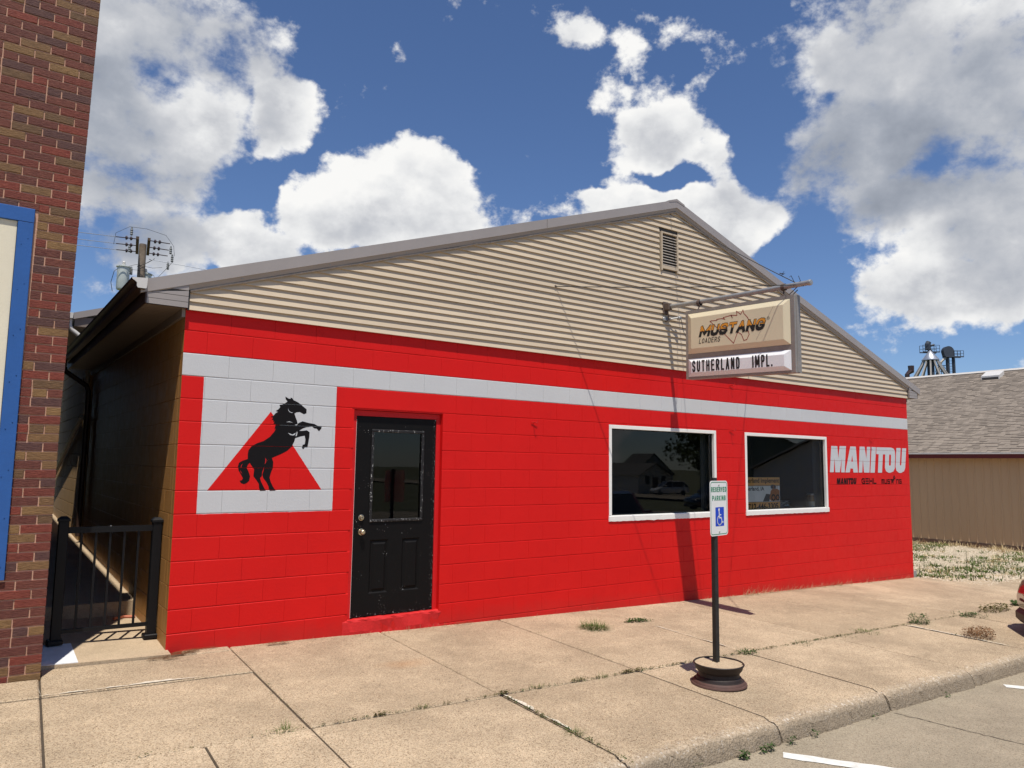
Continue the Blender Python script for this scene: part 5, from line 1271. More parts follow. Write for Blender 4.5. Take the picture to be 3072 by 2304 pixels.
# =================================================================== TAN BUILDING (right)
TXW = 22.5
tb = empty('tan_building', (TXW, 7, -0.5), 0, 'tan ribbed metal building with brown shingle roof beyond the gravel lot', 'building')
def mat_tan():
    mt, n, b = material('tan_ribbed_metal'); p = n.pos()
    n.put(b.inputs['Base Color'], n.mix(n.noise(n.scaled(p, (1, 1, .3)), 1.5, 4), (0.53, 0.355, 0.205), (0.60, 0.415, 0.245))); b.inputs['Roughness'].default_value = 0.5; return mt
M_TAN = mat_tan()
TY0, TY1 = -1.6, 16.0; gzt = gz(TXW); WB = gzt+.135; WE = 2.02
q = MB(); q.box(0.02, 14, TY0-7, TY1-7, gzt-.3+.5, WE+.5); q.build('wall', M_TAN, tb)
q = MB(); q.box(-0.02, 0.02, TY0-7, TY1-7, gzt-.3+.5, WB+.5); q.build('foundation', simple('dark_foundation', (0.09, 0.05, 0.035), 0.8, var=0.2), tb)
pm = None; PWID = 0.914; k_ = 0; y = TY0
while y < TY1-.02:
    if pm is None:
        q = MB(); vs = []
        prof = []
        for rbn in range(4):
            y0 = rbn*.2285; prof += [(y0, 0), (y0+.165, 0), (y0+.180, -.022), (y0+.2035, -.022), (y0+.2185, 0)]
        prof.append((.914, 0))
        for (yy, xx) in prof: vs += [(xx, yy, WB), (xx, yy, WE)]
        q.add(vs, [(2*i, 2*i+2, 2*i+3, 2*i+1) for i in range(len(prof)-1)]); pm = q.mesh('wall_panel', M_TAN, fix=False)
    link('wall_panel', pm, tb, (0.0, y-7, .5)); y += PWID
q = MB(); q.box(-0.36, -0.33, TY0-7-.3, TY1-7+.3, WE-.02+.5, WE+.125+.5); q.box(-.33, .02, TY0-7-.3, TY1-7+.3, WE-.005+.5, WE+.012+.5); q.build('fascia', simple('maroon_fascia', (0.13, 0.016, 0.018), 0.5), tb)
EX, EZ = -0.40, 2.155; RX = 7.0; RS = 0.432
def mat_shingle():
    mt, n, b = material('brown_shingle'); p = n.pos()
    c = n.mix(n.rnd(), (0.19, 0.145, 0.105), (0.20, 0.15, 0.11))
    cell = n.n.new('ShaderNodeTexVoronoi'); n.l.new(n.scaled(p, (1.2, 3.0, 1.2)), cell.inputs['Vector']); cell.inputs['Scale'].default_value = 2.2
    c = n.mix(n.sep(cell.outputs['Color'])[0], (0.225, 0.188, 0.150), (0.30, 0.252, 0.202))
    c = n.mix(n.math('MULTIPLY', n.noise(p, 60, 3), .5), c, (0.12, 0.09, 0.07))
    n.put(b.inputs['Base Color'], c); b.inputs['Roughness'].default_value = 0.9; n.put(b.inputs['Normal'], n.bump(n.noise(p, 180, 2), .4, .004)); return mt
M_SHING = mat_shingle()
q = MB(); rr = random.Random(21); ncs = 58; step = (RX-EX)/ncs
for i in range(ncs):
    x0 = EX+i*step; z0 = EZ+(x0-EX)*RS; y = TY0-7-.3 - rr.uniform(0, .3)
    while y < TY1-7+.3:
        w = rr.choice((.16, .2, .28, .34)); t = rr.choice((.012, .022, .030)); x1 = x0+step+.02; z1 = z0+(step+.02)*RS
        yy0, yy1 = y+.003, min(y+w, TY1-7+.3)-.003
        if yy1 > yy0 and -1-7 < yy1 and yy0 < 9.5-7+3:
            q.add([(x0, yy0, z0+.5), (x0, yy1, z0+.5), (x0, yy1, z0+t+.5), (x0, yy0, z0+t+.5), (x1, yy0, z1+.004+.5), (x1, yy1, z1+.004+.5)], [(0,1,2,3),(3,2,5,4),(0,3,4),(1,5,2)])
        y += w
q.build('shingle_courses', M_SHING, tb, fix=False, kind='stuff')
q = MB(); zr = EZ+(RX-EX)*RS
q.add([(EX,TY0-7.3,EZ-.004+.5),(RX,TY0-7.3,zr-.004+.5),(2*RX-EX,TY0-7.3,EZ+.5),(EX,TY1-6.7,EZ-.004+.5),(RX,TY1-6.7,zr-.004+.5),(2*RX-EX,TY1-6.7,EZ+.5)], [(0,1,4,3),(1,2,5,4),(0,1,2),(3,4,5)])
q.build('roof', M_SHING, tb, fix=False)
q = MB(); q.prism([(RX-.14, zr-.02+.5), (RX, zr+.06+.5), (RX+.14, zr-.02+.5)], TY0-7.3, TY1-6.7, 'Y'); q.build('ridge_vent', simple('pale_ridge', (0.50, 0.47, 0.43), 0.6), tb)
q = MB(); q.box(EX-.02, EX+.03, TY0-7.3, TY1-6.7, EZ-.035+.5, EZ+.010+.5); q.build('drip_edge', M_GUTTERIN, tb)
q = MB(); vx, vy = 6.05, 4.75-7; vz = EZ+(vx-EX)*RS+.5
q.add([(vx,vy-.3,vz),(vx,vy+.3,vz),(vx,vy+.3,vz+.16),(vx,vy-.3,vz+.16),(vx+.45,vy-.3,vz+.19),(vx+.45,vy+.3,vz+.19),(vx+.45,vy+.3,vz+.36),(vx+.45,vy-.3,vz+.36)], [(0,1,2,3),(3,2,6,7),(0,3,7,4),(1,2,6,5),(4,5,6,7)], 0)
q.add([(vx-.002,vy-.27,vz+.01),(vx-.002,vy+.27,vz+.01),(vx-.002,vy+.27,vz+.10),(vx-.002,vy-.27,vz+.10)], [(0,1,2,3)], 1)
q.build('roof_vent', [M_GUTTERIN, M_DKTRIM], tb)

# dark roofed building further off on the right
q_ = empty('dark_roof_building', (40, 5, gz(40)), 0, 'distant building showing only a dark metal roof over the shingle ridge', 'building')
q = MB(); q.box(0, 8, -12, 2.45, 0, 7.2); q.build('wall', M_TAN, q_)
q = MB(); q.add([(-.2, -12.2, 7.24), (-.2, 2.65, 7.24), (8.2, 2.65, 8.9), (8.2, -12.2, 8.9), (-.2, -12.2, 7.15), (-.2, 2.65, 7.15), (8.2, 2.65, 7.15), (8.2, -12.2, 7.15)], [(0,1,2,3),(0,1,5,4),(1,2,6,5),(2,3,7,6),(3,0,4,7)]); q.build('roof', simple('dark_metal_roof', (0.075, 0.078, 0.085), 0.5, .2), q_)

# =================================================================== UTILITY POLE
M_POLEW = simple('weathered_pole_wood', (0.20, 0.155, 0.115), 0.9, var=0.3, scale=6, bump=0.5, bscale=30); M_ARMW = simple('dark_arm_wood', (0.085, 0.055, 0.035), 0.9, var=0.3, scale=8)
M_TRANS = simple('transformer_grey', (0.56, 0.60, 0.56), 0.45, var=0.05); M_INS = simple('brown_insulator', (0.05, 0.03, 0.028), 0.3); M_ALU = simple('aluminium_wire', (0.35, 0.38, 0.44), 0.5, 0.0); M_INSG = simple('grey_arrester', (0.17, 0.18, 0.18), .5)
up_ = empty('utility_pole', (3.62, 25.35, gz(3.6)), 0, 'wooden utility pole with two grey transformer cans behind the roof', 'utility pole')
BZ = -gz(3.6)
q = MB(); q.tube([(0, 0, -.3), (0, 0, 10.2+BZ)], [.19, .135], 16); q.build('pole', M_POLEW, up_, smooth=True)
vd = Vector((5.1, 32.4, 0)).normalized(); pr_ = Vector((vd.y, -vd.x, 0))   # along and across the view of the alley
def PP(a, c, z): p_ = vd*a+pr_*c; return (p_.x, p_.y, z+BZ)
for c, s_ in ((-.20, -1), (.20, 1)):
    q = MB(); q.tube([PP(-1.2, c, 10.12), PP(1.2, c, 10.12)], .075, 4); q.build('crossarm', M_ARMW, up_)
for i, a in enumerate((-1.0, .02, 1.0)):
    for s_ in (-1, 1):
        q = MB(); z = 10.12
        q.tube([PP(a, s_*.24, z), PP(a, s_*.95, z-.02)], .018, 6)
        for c in (.42, .58): q.lathe([(.02, -.05), (.075, -.03), (.075, .02), (.03, .05)], 10, PP(a, s_*c, z-.01), 'X')
        q.build('insulator_string', M_INS, up_, smooth=True)
    q = MB(); q.tube([PP(a, -.95, 10.10), PP(a-.5, -7, 9.9), PP(a-1.2, -16, 9.95)], .013, 5); q.build('line_wire', M_ALU, up_)
q = MB(); q.tube([PP(-.3, .25, 9.55), PP(-1.5, 4.0, 9.0), PP(-3.2, 9, 8.1)], .013, 5); q.build('line_wire', M_ALU, up_)
q = MB()
q.tube([PP(-1, -1.0, 9.8), PP(-1, -.95, 10.25), PP(-.8, -.5, 10.62), PP(-.6, .1, 10.68), PP(-.5, .8, 10.55), PP(-.5, 1.1, 10.15), PP(-.5, 1.15, 9.75)], .0075, 5)
q.tube([PP(-.3, -.62, 8.9), PP(-.3, -.50, 9.15), PP(-.2, -.2, 9.3), PP(0, .4, 9.28), PP(0, .75, 9.35)], .0075, 5)
q.tube([PP(-.2, -.58, 8.9), PP(-.2, -.3, 9.08), PP(-.2, .1, 9.08), PP(-.2, .45, 8.95), PP(-.2, .55, 8.7)], .0075, 5)
q.tube([PP(-.3, -.15, 9.2), PP(-.3, .2, 9.4), PP(-.3, .45, 9.6)], .014, 5)
q.tube([PP(-.5, 1.1, 9.5), PP(-.4, .8, 9.1), PP(-.3, .6, 8.85)], .0075, 5)
q.build('jumper_wires', M_CABLE, up_)
for (a, c, z) in ((-.9, -.42, 10.42), (-.6, 1.0, 9.95), (-.3, 1.08, 9.7), (0, .95, 9.45), (-.1, -.35, 9.05), (.9, -.48, 10.2)):
    q = MB(); q.lathe([(.035, -.16), (.055, -.12), (.04, -.08), (.055, -.04), (.04, 0), (.055, .04), (.04, .08), (.03, .16)], 8, PP(a, c, z), 'Z'); q.build('cutout', M_INSG, up_, smooth=True)
def transformer(a, c, z):
    o = MB(); ce = PP(a, c, z)
    o.lathe([(.0, -.58), (.20, -.58), (.225, -.52), (.225, .30), (.262, .31), (.262, .345), (.22, .36), (.10, .39), (0, .40)], 24, ce); t_ = o.build('transformer', M_TRANS, up_, smooth=True)
    o = MB(); o.lathe([(.06, 0), (.075, .03), (.05, .05), (.07, .08), (.045, .10), (.06, .13), (.03, .17)], 10, (ce[0], ce[1], ce[2]+.39)); o.build('bushing', M_GUTTERIN, t_, smooth=True)
    o = MB(); o.tube([(ce[0]-.23, ce[1]-.08, ce[2]+.20), (ce[0]-.33, ce[1]-.10, ce[2]+.1), (ce[0]-.42, ce[1]-.1, ce[2]-.35), (ce[0]-.35, ce[1]-.1, ce[2]-.7)], .012, 5); o.build('lead_wire', M_CABLE, t_)
transformer(-.3, -.62, 8.79); transformer(.35, .16, 8.74)

# =================================================================== GRAIN ELEVATOR
M_ELEV = simple('blue_grey_steel', (0.045, 0.055, 0.075), 0.6, .2); M_CONE = simple('galvanised_cone', (0.55, 0.56, 0.58), 0.35, .7); M_SPOUT = simple('grey_spout', (0.33, 0.31, 0.28), 0.5, .4)
ge = empty('grain_elevator', (111.9, 45.3, gz(111)), 0, 'distant grain elevator leg with silver cone and sloping spouts', 'grain elevator')
EB = -gz(111); ar = Vector((.8106, -.5856, 0)); af = Vector((.5856, .8106, 0))
def EP(c, z, a=0.0): p_ = ar*c+af*a; return (p_.x, p_.y, z+EB)
q = MB(); q.lathe([(1.16, 17.63+EB), (1.16, 17.72+EB), (.10, 19.1+EB), (0, 19.14+EB)], 28, EP(0, -EB)); q.build('cone', M_CONE, ge, smooth=True)
for i in range(12):
    a = 2*PI*i/12; q = MB(); q.tube([EP(math.cos(a)*.95, 17.6, math.sin(a)*.95), EP(math.cos(a)*1.2, 17.0, math.sin(a)*1.2), EP(math.cos(a)*2.6, 14.6, math.sin(a)*2.6), EP(math.cos(a)*4.2, 11.5, math.sin(a)*4.2)], .13, 6); q.build('spout', M_SPOUT, ge)
q = MB(); q.tube([EP(0, 0), EP(0, 17.6)], .5, 8); q.build('tower', M_ELEV, ge)
q = MB(); p0 = EP(.45, 0, .8)
q.tube([EP(.45, 0, .8), EP(.45, 19.3, .8)], .33, 4); q.build('leg_trunk', M_ELEV, ge)
q = MB(); q.tube([EP(.16, 19.3, .8), EP(.16, 20.2, .8), EP(.32, 20.5, .8)], [.40, .40, .36], 6); q.build('head_house', M_ELEV, ge)
q = MB(); q.tube([EP(.5, 19.9, .8), EP(1.1, 20.1, .8)], .16, 6); q.build('motor', M_ELEV, ge)
def railing(mb, c0, c1, z, a):
    mb.tube([EP(c0, z, a), EP(c1, z, a)], .10, 4)
    for zz_ in (.5, 1.0): mb.tube([EP(c0, z+zz_, a), EP(c1, z+zz_, a)], .035, 4)
    for i in range(4): c = c0+(c1-c0)*i/3; mb.tube([EP(c, z, a), EP(c, z+1.0, a)], .035, 4)
q = MB(); railing(q, -.75, 1.72, 18.98, .5); railing(q, -.75, 1.72, 18.98, 1.4); q.tube([EP(1.4, 19.0, .9), EP(.75, 18.2, .9)], .06, 4); q.build('platform', M_ELEV, ge)
q = MB(); q.tube([EP(-2.1, 17.0, 1.5), EP(-2.1, 16.2, 1.5), EP(-2.7, 15.7, 1.5), EP(-2.7, 0, 1.5)], [.45, .45, .35, .3], 8); q.build('side_leg', M_INS, ge)
q = MB(); q.lathe([(0, 19.75-1.75), (.0, 19.75-1.75)], 4) if False else None
g2 = empty('bucket_elevator', (114.3, 43.7, gz(114)), 0, 'distant dark bucket elevator with round head and railed platform', 'grain elevator')
def EQ(c, z, a=0.0): p_ = ar*c+af*a; return (p_.x, p_.y, z-gz(114))
q = MB(); cen = Vector(EQ(-.25, 18.9)); vs = []; K = 22
pts = [(-.85, 18.25)] + [(-.25+.78*math.cos(PI-PI*i/K), 18.95+.80*math.sin(PI-PI*i/K)) for i in range(K+1)] + [(.45, 18.25)]
m_ = len(pts); vs = [EQ(c, z, -.35) for c, z in pts]+[EQ(c, z, .35) for c, z in pts]
q.add(vs, [tuple(range(m_)), tuple(range(m_, 2*m_))]+[(i, (i+1) % m_, (i+1) % m_+m_, i+m_) for i in range(m_)]); q.build('round_head', M_ELEV, g2)
for c in (-.35, .55): q = MB(); q.tube([EQ(c, 0), EQ(c, 18.3)], .24, 4); q.build('leg_trunk', M_ELEV, g2)
q = MB()
for i in range(30): q.tube([EQ(-.1, 6+i*.4, -.1), EQ(.3, 6+i*.4, -.1)], .03, 4)
q.tube([EQ(-.1, 6, -.1), EQ(-.1, 18, -.1)], .03, 4); q.tube([EQ(.3, 6, -.1), EQ(.3, 18, -.1)], .03, 4); q.build('ladder', M_ELEV, g2)
q = MB()
def rl2(z, a):
    q.tube([EQ(-.8, z, a), EQ(1.85, z, a)], .10, 4)
    for zz_ in (.45, .9): q.tube([EQ(.5, z+zz_, a), EQ(1.85, z+zz_, a)], .035, 4)
    for i in range(4): c = .5+.45*i; q.tube([EQ(c, z, a), EQ(c, z+.9, a)], .035, 4)
rl2(18.2, -.4); rl2(18.2, .4); q.build('platform', M_ELEV, g2)
q = MB(); q.tube([EQ(-.6, 18.1), EQ(-1.3, 17.4), EQ(-1.9, 15.5), EQ(-2.6, 12)], .2, 6); q.build('spout', M_SPOUT, g2)
q = MB()
for i in range(4): q.tube([EQ(-1.8+.4*i, 10, .5), EQ(-1.8+.4*i, 17, .5)], .05, 4)
for z in (15.6, 16.1, 16.6, 17.0): q.tube([EQ(-1.9, z, .5), EQ(-.3, z, .5)], .05, 4)
q.build('service_frame', M_ELEV, g2)

# =================================================================== ACROSS THE STREET (seen in the window glass)
def house(name, loc, rz, w, dp, h, rh, wallc, roofc, label, wins=True):
    o = empty(name, loc, rz, label, 'house'); mw = simple(name+'_wall', wallc, .7, var=.05); mr = simple(name+'_roof', roofc, .9, var=.15)
    MB().prism([(-w/2, -.5), (w/2, -.5), (w/2, h), (0, h+rh), (-w/2, h)], 0, dp).build('wall', mw, o)
    q = MB()
    for s_ in (-1, 1): q.add([(0, -.4, h+rh+.12), (s_*(w/2+.4), -.4, h-.4*rh/(w/2)+.10), (s_*(w/2+.4), dp+.4, h-.4*rh/(w/2)+.10), (0, dp+.4, h+rh+.12), (0, -.4, h+rh), (s_*(w/2+.4), -.4, h-.4*rh/(w/2))], [(0,1,2,3),(0,1,5,4)])
    q.build('roof', mr, o)
    if wins:
        for x in (-w/4, w/4):
            f = MB(); f.box(x-.55, x+.55, -.06, -.005, 1.0, 2.4); fo = f.build('window', M_WHITE, o); MB().box(x-.45, x+.45, -.08, -.062, 1.1, 2.3).build('pane', M_CARGLASS, fo)
        f = MB(); f.box(-.5, .5, -.05, -.005, 0, 2.1); f.build('door', M_RIMRED, o)
    return o
house('gabled_house', (118, -106, gz(118)), math.radians(200), 9, 10, 3.2, 4.2, (0.35, 0.36, 0.40), (0.07, 0.065, 0.06), 'grey gabled house far behind the wagon, mirrored in the left window')
house('garage', (76, -66, gz(76)), math.radians(180), 6.4, 8, 2.4, 1.5, (0.62, 0.60, 0.56), (0.10, 0.09, 0.08), 'white low gabled garage mirrored behind the black vehicle')
house('tall_house', (78, -52, gz(78)), math.radians(235), 12, 14, 6.2, 3.2, (0.16, 0.20, 0.17), (0.05, 0.05, 0.05), 'dark green two storey house mirrored in the right window')
house('metal_shed', (40, -18.6, gz(40)), math.radians(266), 9, 9, 2.6, 2.0, (0.72, 0.73, 0.72), (0.30, 0.30, 0.30), 'pale grey metal shed beside the street mirrored in the right window', False)
def tree(x, y, h, w, seed, label):
    rr = random.Random(seed); o = empty('shade_tree', (x, y, gz(x)), 0, label, 'tree')
    q = MB(); q.tube([(0, 0, -.5), (.1, 0, h*.3), (0, .1, h*.55)], [h*.035, h*.025, h*.012], 8)
    for i in range(7):
        a = rr.uniform(0, 2*PI); q.tube([(0, 0, h*(.25+.05*i)), (math.cos(a)*w*.3, math.sin(a)*w*.3, h*(.45+.05*i))], [h*.012, h*.004], 5)
    q.build('trunk', M_ARMW, o); c = MB(); cl = []
    for i in range(34): 
        a = rr.uniform(0, 2*PI); rad = w*.5*math.sqrt(rr.random()); t = rr.random(); cl.append((math.cos(a)*rad*(1.1-.6*t), math.sin(a)*rad*(1.1-.6*t), h*(.32+.62*t), w*rr.uniform(.10, .2)))
    for (cx, cy, cz, r_) in cl:
        for j in range(70):
            d_ = Vector((rr.gauss(0, 1), rr.gauss(0, 1), rr.gauss(0, .8))).normalized()*r_*rr.uniform(.5, 1.05); s_ = rr.uniform(.2, .42)
            u = Vector((rr.gauss(0, 1), rr.gauss(0, 1), rr.gauss(0, 1))).normalized(); v_ = u.orthogonal().normalized(); p_ = Vector((cx, cy, cz))+d_
            c.add([p_-u*s_, p_+v_*s_*.6, p_+u*s_, p_-v_*s_*.6], [(0,1,2,3)])
    c.build('crown', M_TREE, o, fix=False)
tree(92, -68, 15, 13, 1, 'broad shade tree standing left of the dark green house across the street'); tree(104, -80, 17, 14, 2, 'tallest shade tree behind the garage across the street'); tree(124, -92, 15, 14, 3, 'round shade tree beside the grey gabled house')

# =================================================================== WEEDS AND DEBRIS
def blade(mb, p, d_, L, w, rr, droop=.5, mi=0):
    d_ = Vector(d_).normalized(); side_ = d_.cross(Vector((0, 0, 1)))
    side_ = side_.normalized() if side_.length > .05 else Vector((1, 0, 0)); p = Vector(p); pts = []; h = Vector((d_.x, d_.y, 0))
    for i in range(4):
        t = i/3; q_ = p + d_*L*t + Vector((0, 0, -droop*L*t*t)) + h*droop*L*t*t*.5; ww = w*(1-t*.85)
        pts += [q_-side_*ww/2, q_+side_*ww/2]
    mb.add(pts, [(0,1,3,2),(2,3,5,4),(4,5,7,6)], mi)
def tuft(mb, x, y, n, rad, L, w, seed, flat_=.5, sy=1.0, mi=0, z=None):
    rr = random.Random(seed)
    for i in range(n):
        a = rr.uniform(0, 2*PI); r_ = rad*math.sqrt(rr.random()); px, py = x+math.cos(a)*r_, y+math.sin(a)*r_*sy
        el = rr.uniform(flat_*.4, 1.5); aa = a+rr.uniform(-.8, .8)
        zz_ = (gz(px, py) if z is None else z(px, py))
        blade(mb, (px, py, zz_-.004), (math.cos(aa)*math.cos(el), math.sin(aa)*math.cos(el), math.sin(el)), L*rr.uniform(.4, 1.1), w, rr, rr.uniform(.1, .6), mi)
def leafy(mb, x, y, n, rx, ry, L, seed, mi=0, lift=.03, z=None):
    rr = random.Random(seed)
    for i in range(n):
        a = rr.uniform(0, 2*PI); r_ = math.sqrt(rr.random()); px, py = x+math.cos(a)*r_*rx, y+math.sin(a)*r_*ry
        p_ = Vector((px, py, (gz(px, py) if z is None else z(px, py))+rr.uniform(.002, lift))); u = Vector((rr.gauss(0, 1), rr.gauss(0, 1), rr.gauss(0, .45))).normalized(); v_ = u.cross(Vector((rr.gauss(0, .4), rr.gauss(0, .4), 1))).normalized(); s_ = L*rr.uniform(.5, 1.2)
        mb.add([p_-u*s_, p_+v_*s_*.4, p_+u*s_, p_-v_*s_*.4], [(0,1,2,3)], mi)
def weed(name, label, cat, fn, mt):
    mb = MB(); fn(mb); tag(mb.build(name, mt, fix=False), label, cat, 'weeds growing in the sidewalk')
weed('grass_tuft', 'rounded green grass tuft nearest the middle of the red wall', 'weed', lambda m_: tuft(m_, 4.17, -.81, 460, .14, .14, .004, 1, .5), M_GRASS)
weed('broadleaf_weed', 'dark green flat broadleaf weed beside the rounded grass tuft', 'weed', lambda m_: (leafy(m_, 4.87, -.74, 190, .17, .06, .02, 2), leafy(m_, 5.02, -.80, 40, .10, .03, .012, 22)), M_WEED)
weed('grass_tuft', 'sparse grass sprig by the front slab joint below the door', 'weed', lambda m_: (tuft(m_, .25, -2.27, 60, .05, .085, .003, 3, .5), tuft(m_, .18, -2.33, 25, .10, .05, .003, 33, .2)), M_GRASS)
weed('grass_tuft', 'small grass sprig in the white chipped joint near the kerb', 'weed', lambda m_: tuft(m_, 1.83, -3.20, 70, .05, .07, .003, 4, .4), M_GRASS)
weed('grass_tuft', 'dark green weed in the joint just behind the wheel rim base', 'weed', lambda m_: (tuft(m_, 4.79, -2.32, 120, .11, .06, .004, 5, .2), leafy(m_, 4.79, -2.32, 90, .14, .06, .014, 55)), M_WEED)
weed('grass_tuft', 'first green sprig along the joint right of the parking sign', 'weed', lambda m_: tuft(m_, 5.68, -2.34, 110, .11, .065, .004, 6, .2), M_WEED)
weed('grass_tuft', 'feathery grass patch along the joint midway to the maroon car', 'weed', lambda m_: tuft(m_, 6.94, -2.31, 150, .16, .075, .004, 7, .2), M_GRASS)
weed('grass_tuft', 'thin low grass sprig just left of the feathery patch in the joint', 'weed', lambda m_: tuft(m_, 6.50, -2.33, 80, .12, .045, .003, 77, .2), M_GRASS)
weed('bushy_weed', 'grey green bushy weed at the cross joint before the maroon car', 'weed', lambda m_: (tuft(m_, 8.15, -2.33, 90, .10, .13, .004, 8, .8), leafy(m_, 8.15, -2.33, 260, .15, .11, .016, 88, 0, .12)), M_WEED)
weed('grass_tuft', 'long low green grass patch on the sidewalk behind the dead brown weed', 'weed', lambda m_: (tuft(m_, 9.45, -2.37, 170, .22, .08, .005, 9, .15), leafy(m_, 9.4, -2.37, 120, .24, .07, .02, 99)), M_WEED)
weed('sprawling_weed', 'pale sprawling weed on the sidewalk left of the maroon car', 'weed', lambda m_: leafy(m_, 10.25, -2.35, 380, .42, .13, .022, 10, 0, .08), M_PURS)
weed('grass_tuft', 'farthest green sprig beside the maroon car lamp', 'weed', lambda m_: (tuft(m_, 11.2, -2.3, 80, .10, .10, .005, 11, .3), leafy(m_, 11.2, -2.3, 260, .16, .1, .03, 111, 0, .06)), M_WEED)
weed('dead_weed', 'dead brown bushy weed on the sidewalk by the maroon car nose', 'weed', lambda m_: (leafy(m_, 7.98, -3.08, 700, .22, .15, .014, 12, 0, .10), tuft(m_, 7.98, -3.08, 120, .18, .12, .003, 13, .5), leafy(m_, 8.25, -2.98, 200, .2, .1, .014, 14, 0, .07)), M_BROWN)
# joint growth: nobody could count it
mb = MB(); rr = random.Random(31)
def along(x0, y0, x1, y1, n, fn):
    for i in range(n):
        t = rr.random(); fn(x0+(x1-x0)*t+rr.gauss(0, .008), y0+(y1-y0)*t+rr.gauss(0, .008), i)
for (x0, y0, x1, y1, n) in ((-.6, -2.30, .4, -2.30, 14), (.4, -2.30, 1.9, -2.30, 60), (1.9, -2.30, 4.7, -2.30, 240), (4.9, -2.30, 8, -2.30, 260), (8, -2.3, 12, -2.3, 90), (1.885, -2.3, 1.80, -3.75, 130), (.47, -1.0, .41, -2.2, 8), (7.9, -2.3, 7.8, -3.6, 20)):
    along(x0, y0, x1, y1, n, lambda x, y, i: leafy(mb, x, y, rr.choice((2, 4, 7)), .018, .010, .008, 500+i*7+int(x*50), 2 if i % 3 else 1, .015))
for (x, y, n, rx) in ((3.21, -2.29, 80, .07), (2.67, -2.29, 40, .09), (1.92, -2.29, 70, .05), (.90, -2.30, 70, .06), (3.35, -2.29, 40, .05), (5.18, -2.31, 30, .06)): leafy(mb, x, y, n, rx, .022, .012, int(x*90), 2, .025)
for (x, y, n, r_, L) in ((2.24, -2.27, 60, .08, .05), (2.67, -2.27, 50, .07, .045), (2.9, -2.30, 50, .07, .07), (1.22, -2.29, 40, .05, .06), (3.50, -.74, 30, .05, .03), (6.2, -2.31, 30, .1, .04), (1.86, -2.85, 30, .03, .05)): tuft(mb, x, y, n, r_, L, .003, int(x*77), .3, .4, 0)
mb.build('joint_weeds', [M_GRASS, M_WEED, M_PURS], fix=False, kind='stuff')['label'] = 'tiny weeds sprouting along the sidewalk joints'
# kerb foot weeds
mb = MB()
kz = lambda x, y: gz(x)-.18
for (x, n, s_) in ((2.78, 60, .05), (3.02, 90, .08), (3.3, 30, .05), (3.6, 16, .06), (4.4, 10, .05), (2.3, 14, .06), (5.6, 10, .05)): leafy(mb, x, -3.81, n, s_, .022, .016, int(x*13), 0, .05, kz)
mb.build('kerb_weeds', [M_WEED], fix=False, kind='stuff')['label'] = 'low green weeds at the foot of the kerb'
# dry straw along the wall foot
mb = MB(); rr = random.Random(41)
for (x0, x1, n, L) in ((7.75, 8.45, 150, .17), (8.45, 9.6, 160, .12), (9.6, 10.6, 110, .13), (10.6, 12.6, 90, .10), (6.8, 7.6, 60, .05), (1.7, 2.9, 90, .06), (.7, 1.5, 30, .04), (4.1, 5.2, 40, .05), (3.0, 4.0, 20, .04)):
    for i in range(n):
        x = rr.uniform(x0, x1); y = -rr.uniform(.01, .07)-(.04 if 1.6 < x < 2.75 else 0); a = rr.uniform(0, 2*PI); el = rr.uniform(.2, 1.35)
        blade(mb, (x, y, gz(x, y)), (math.cos(a)*math.cos(el), -abs(math.sin(a))*math.cos(el)*.6, math.sin(el)), L*rr.uniform(.4, 1.2), .004, rr, rr.uniform(.0, .4), 0 if rr.random() < .6 else 1)
mb.build('dry_grass', [M_DRY, M_PINKSTRAW], fix=False, kind='stuff')['label'] = 'dry straw and stems along the foot of the red wall'
# pine needle litter and leaf bits
mb = MB(); rr = random.Random(51)
for (cx, cy, rx, ry, n, a0) in ((.03, -.14, .24, .05, 260, .35), (.20, -.03, .20, .03, 120, .35), (.93, -.09, .12, .03, 110, .1), (-.02, -.25, .08, .02, 30, .3), (2.95, -.06, .10, .03, 50, 0)):
    for i in range(n):
        a = rr.uniform(0, 2*PI); r_ = math.sqrt(rr.random()); u_, v_ = r_*rx*math.cos(a), r_*ry*math.sin(a); x, y = cx+u_*math.cos(a0)-v_*math.sin(a0), cy+u_*math.sin(a0)+v_*math.cos(a0)
        if y > -.012 and x > 0: y = -.02
        b_ = rr.uniform(-.6, .6); blade(mb, (x, y, gz(x, y)+rr.uniform(.012, .024)), (math.cos(b_), math.sin(b_), .12), rr.uniform(.03, .07), .0035, rr, .1, 0)
for i in range(160):
    x = rr.uniform(-.9, 12); y = rr.uniform(-3.5, -.1); leafy(mb, x, y, rr.choice((1, 1, 2)), .012, .012, rr.uniform(.003, .009), 900+i, 0, .006)
mb.build('leaf_litter', [M_BROWN], fix=False, kind='stuff')['label'] = 'brown needles and leaf bits scattered on the sidewalk'
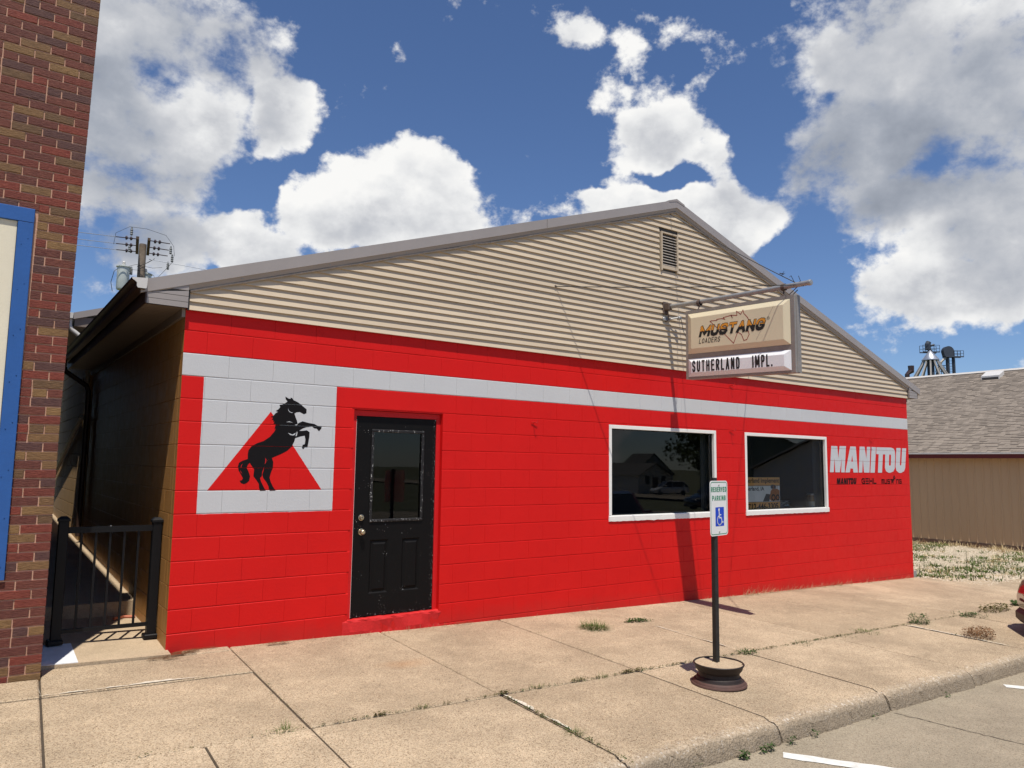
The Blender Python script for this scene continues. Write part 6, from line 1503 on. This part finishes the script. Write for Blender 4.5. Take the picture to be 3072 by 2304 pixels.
# gravel lot: pebbles, weeds, straw
mb = MB(); rr = random.Random(61)
def inlot(x, y):
    edge = -.93 + .55*max(0, min(1, (14.0-x)/.9)) - .35*max(0, 1-abs(x-13.1)/.35)
    return y > edge
for i in range(9000):
    x = rr.uniform(12.85, 22); y = -.95+rr.random()**1.5*6.5
    if not inlot(x, y): continue
    s_ = rr.uniform(.010, .028); z = gz(x, y)+rr.uniform(-.008, .008); p_ = [(x+rr.uniform(-.4,.4)*s_+dx*s_, y+dy*s_, z+dz_2*s_) for dx, dy, dz_2 in ((1,0,0),(0,1,0),(-1,0,0),(0,-1,0),(0,0,.8))]
    mb.add(p_, [(0,1,4),(1,2,4),(2,3,4),(3,0,4)])
for i in range(160):
    x = rr.uniform(13.0, 14.6); y = rr.uniform(-1.15, -.7); s_ = rr.uniform(.006, .018); z = gz(x, y)
    mb.add([(x+dx*s_, y+dy*s_, z+dz_2*s_) for dx, dy, dz_2 in ((1,0,0),(0,1,0),(-1,0,0),(0,-1,0),(0,0,.8))], [(0,1,4),(1,2,4),(2,3,4),(3,0,4)])
mb.build('gravel', M_PEBBLE, fix=False, kind='stuff')['label'] = 'loose pale gravel over the lot'
mb = MB(); rr = random.Random(71)
for i in range(2600):
    x = rr.uniform(12.95, 22.2); y = rr.uniform(-.95, 8)
    u_ = y - (x-13)*0.12
    pat = math.sin(x*1.7+y*2.3)*.25+math.sin(x*.6-y*1.1)*.25
    want = (0.75 if u_ < .15 else 0) + (0.9 if 2.2 < u_ < 3.6 else 0) + (0.35 if u_ > 5.0 else 0) + .06
    if x > 16.5 and u_ < 0.6: want = 1.0
    if rr.random() > want+pat or not inlot(x, y): continue
    tuft(mb, x, y, rr.choice((10, 16, 24)), rr.uniform(.08, .22), rr.uniform(.06, .15), .020, 3000+i, .45, 1.0, 0 if rr.random() < .78 else 1)
mb.build('lot_grass', [M_GRASS, M_DRY], fix=False, kind='stuff')['label'] = 'patchy green weeds growing through the gravel lot'
mb = MB(); rr = random.Random(81)
for i in range(120):
    x = rr.uniform(20.9, 22.45); y = rr.uniform(-1.5, 8); tuft(mb, x, y, 22, .14, rr.uniform(.12, .32), .014, 7000+i, .5, 1, 0 if rr.random() < .8 else 1)
mb.build('straw_grass', [M_DRY, M_BROWN], fix=False, kind='stuff')['label'] = 'dry straw grass at the foot of the tan metal wall'
def stalk(x, y, h, seed, label):
    rr = random.Random(seed); q = MB(); z = gz(x, y); q.tube([(x, y, z-.01), (x+.01, y, z+h*.5), (x+.02, y+.01, z+h)], [.005, .004, .002], 5)
    for i in range(int(h*70)):
        t = rr.random(); a = rr.uniform(0, 2*PI); blade(q, (x+.02*t, y, z+h*t), (math.cos(a), math.sin(a), .7), .05+.07*(1-t), .010, rr, .5)
    tag(q.build('tall_weed', M_WEED, fix=False), label, 'weed', 'tall weeds in the gravel lot')
stalk(14.1, -.35, .50, 1, 'tallest leafy weed stalk in the gravel lot beside the sidewalk'); stalk(13.9, .35, .34, 2, 'thin weed stalk left of the tallest one in the gravel'); stalk(15.3, .05, .32, 3, 'thin weed stalk at the right side of the gravel lot'); stalk(13.2, .1, .22, 4, 'short bushy weed in the gravel near the red wall corner')
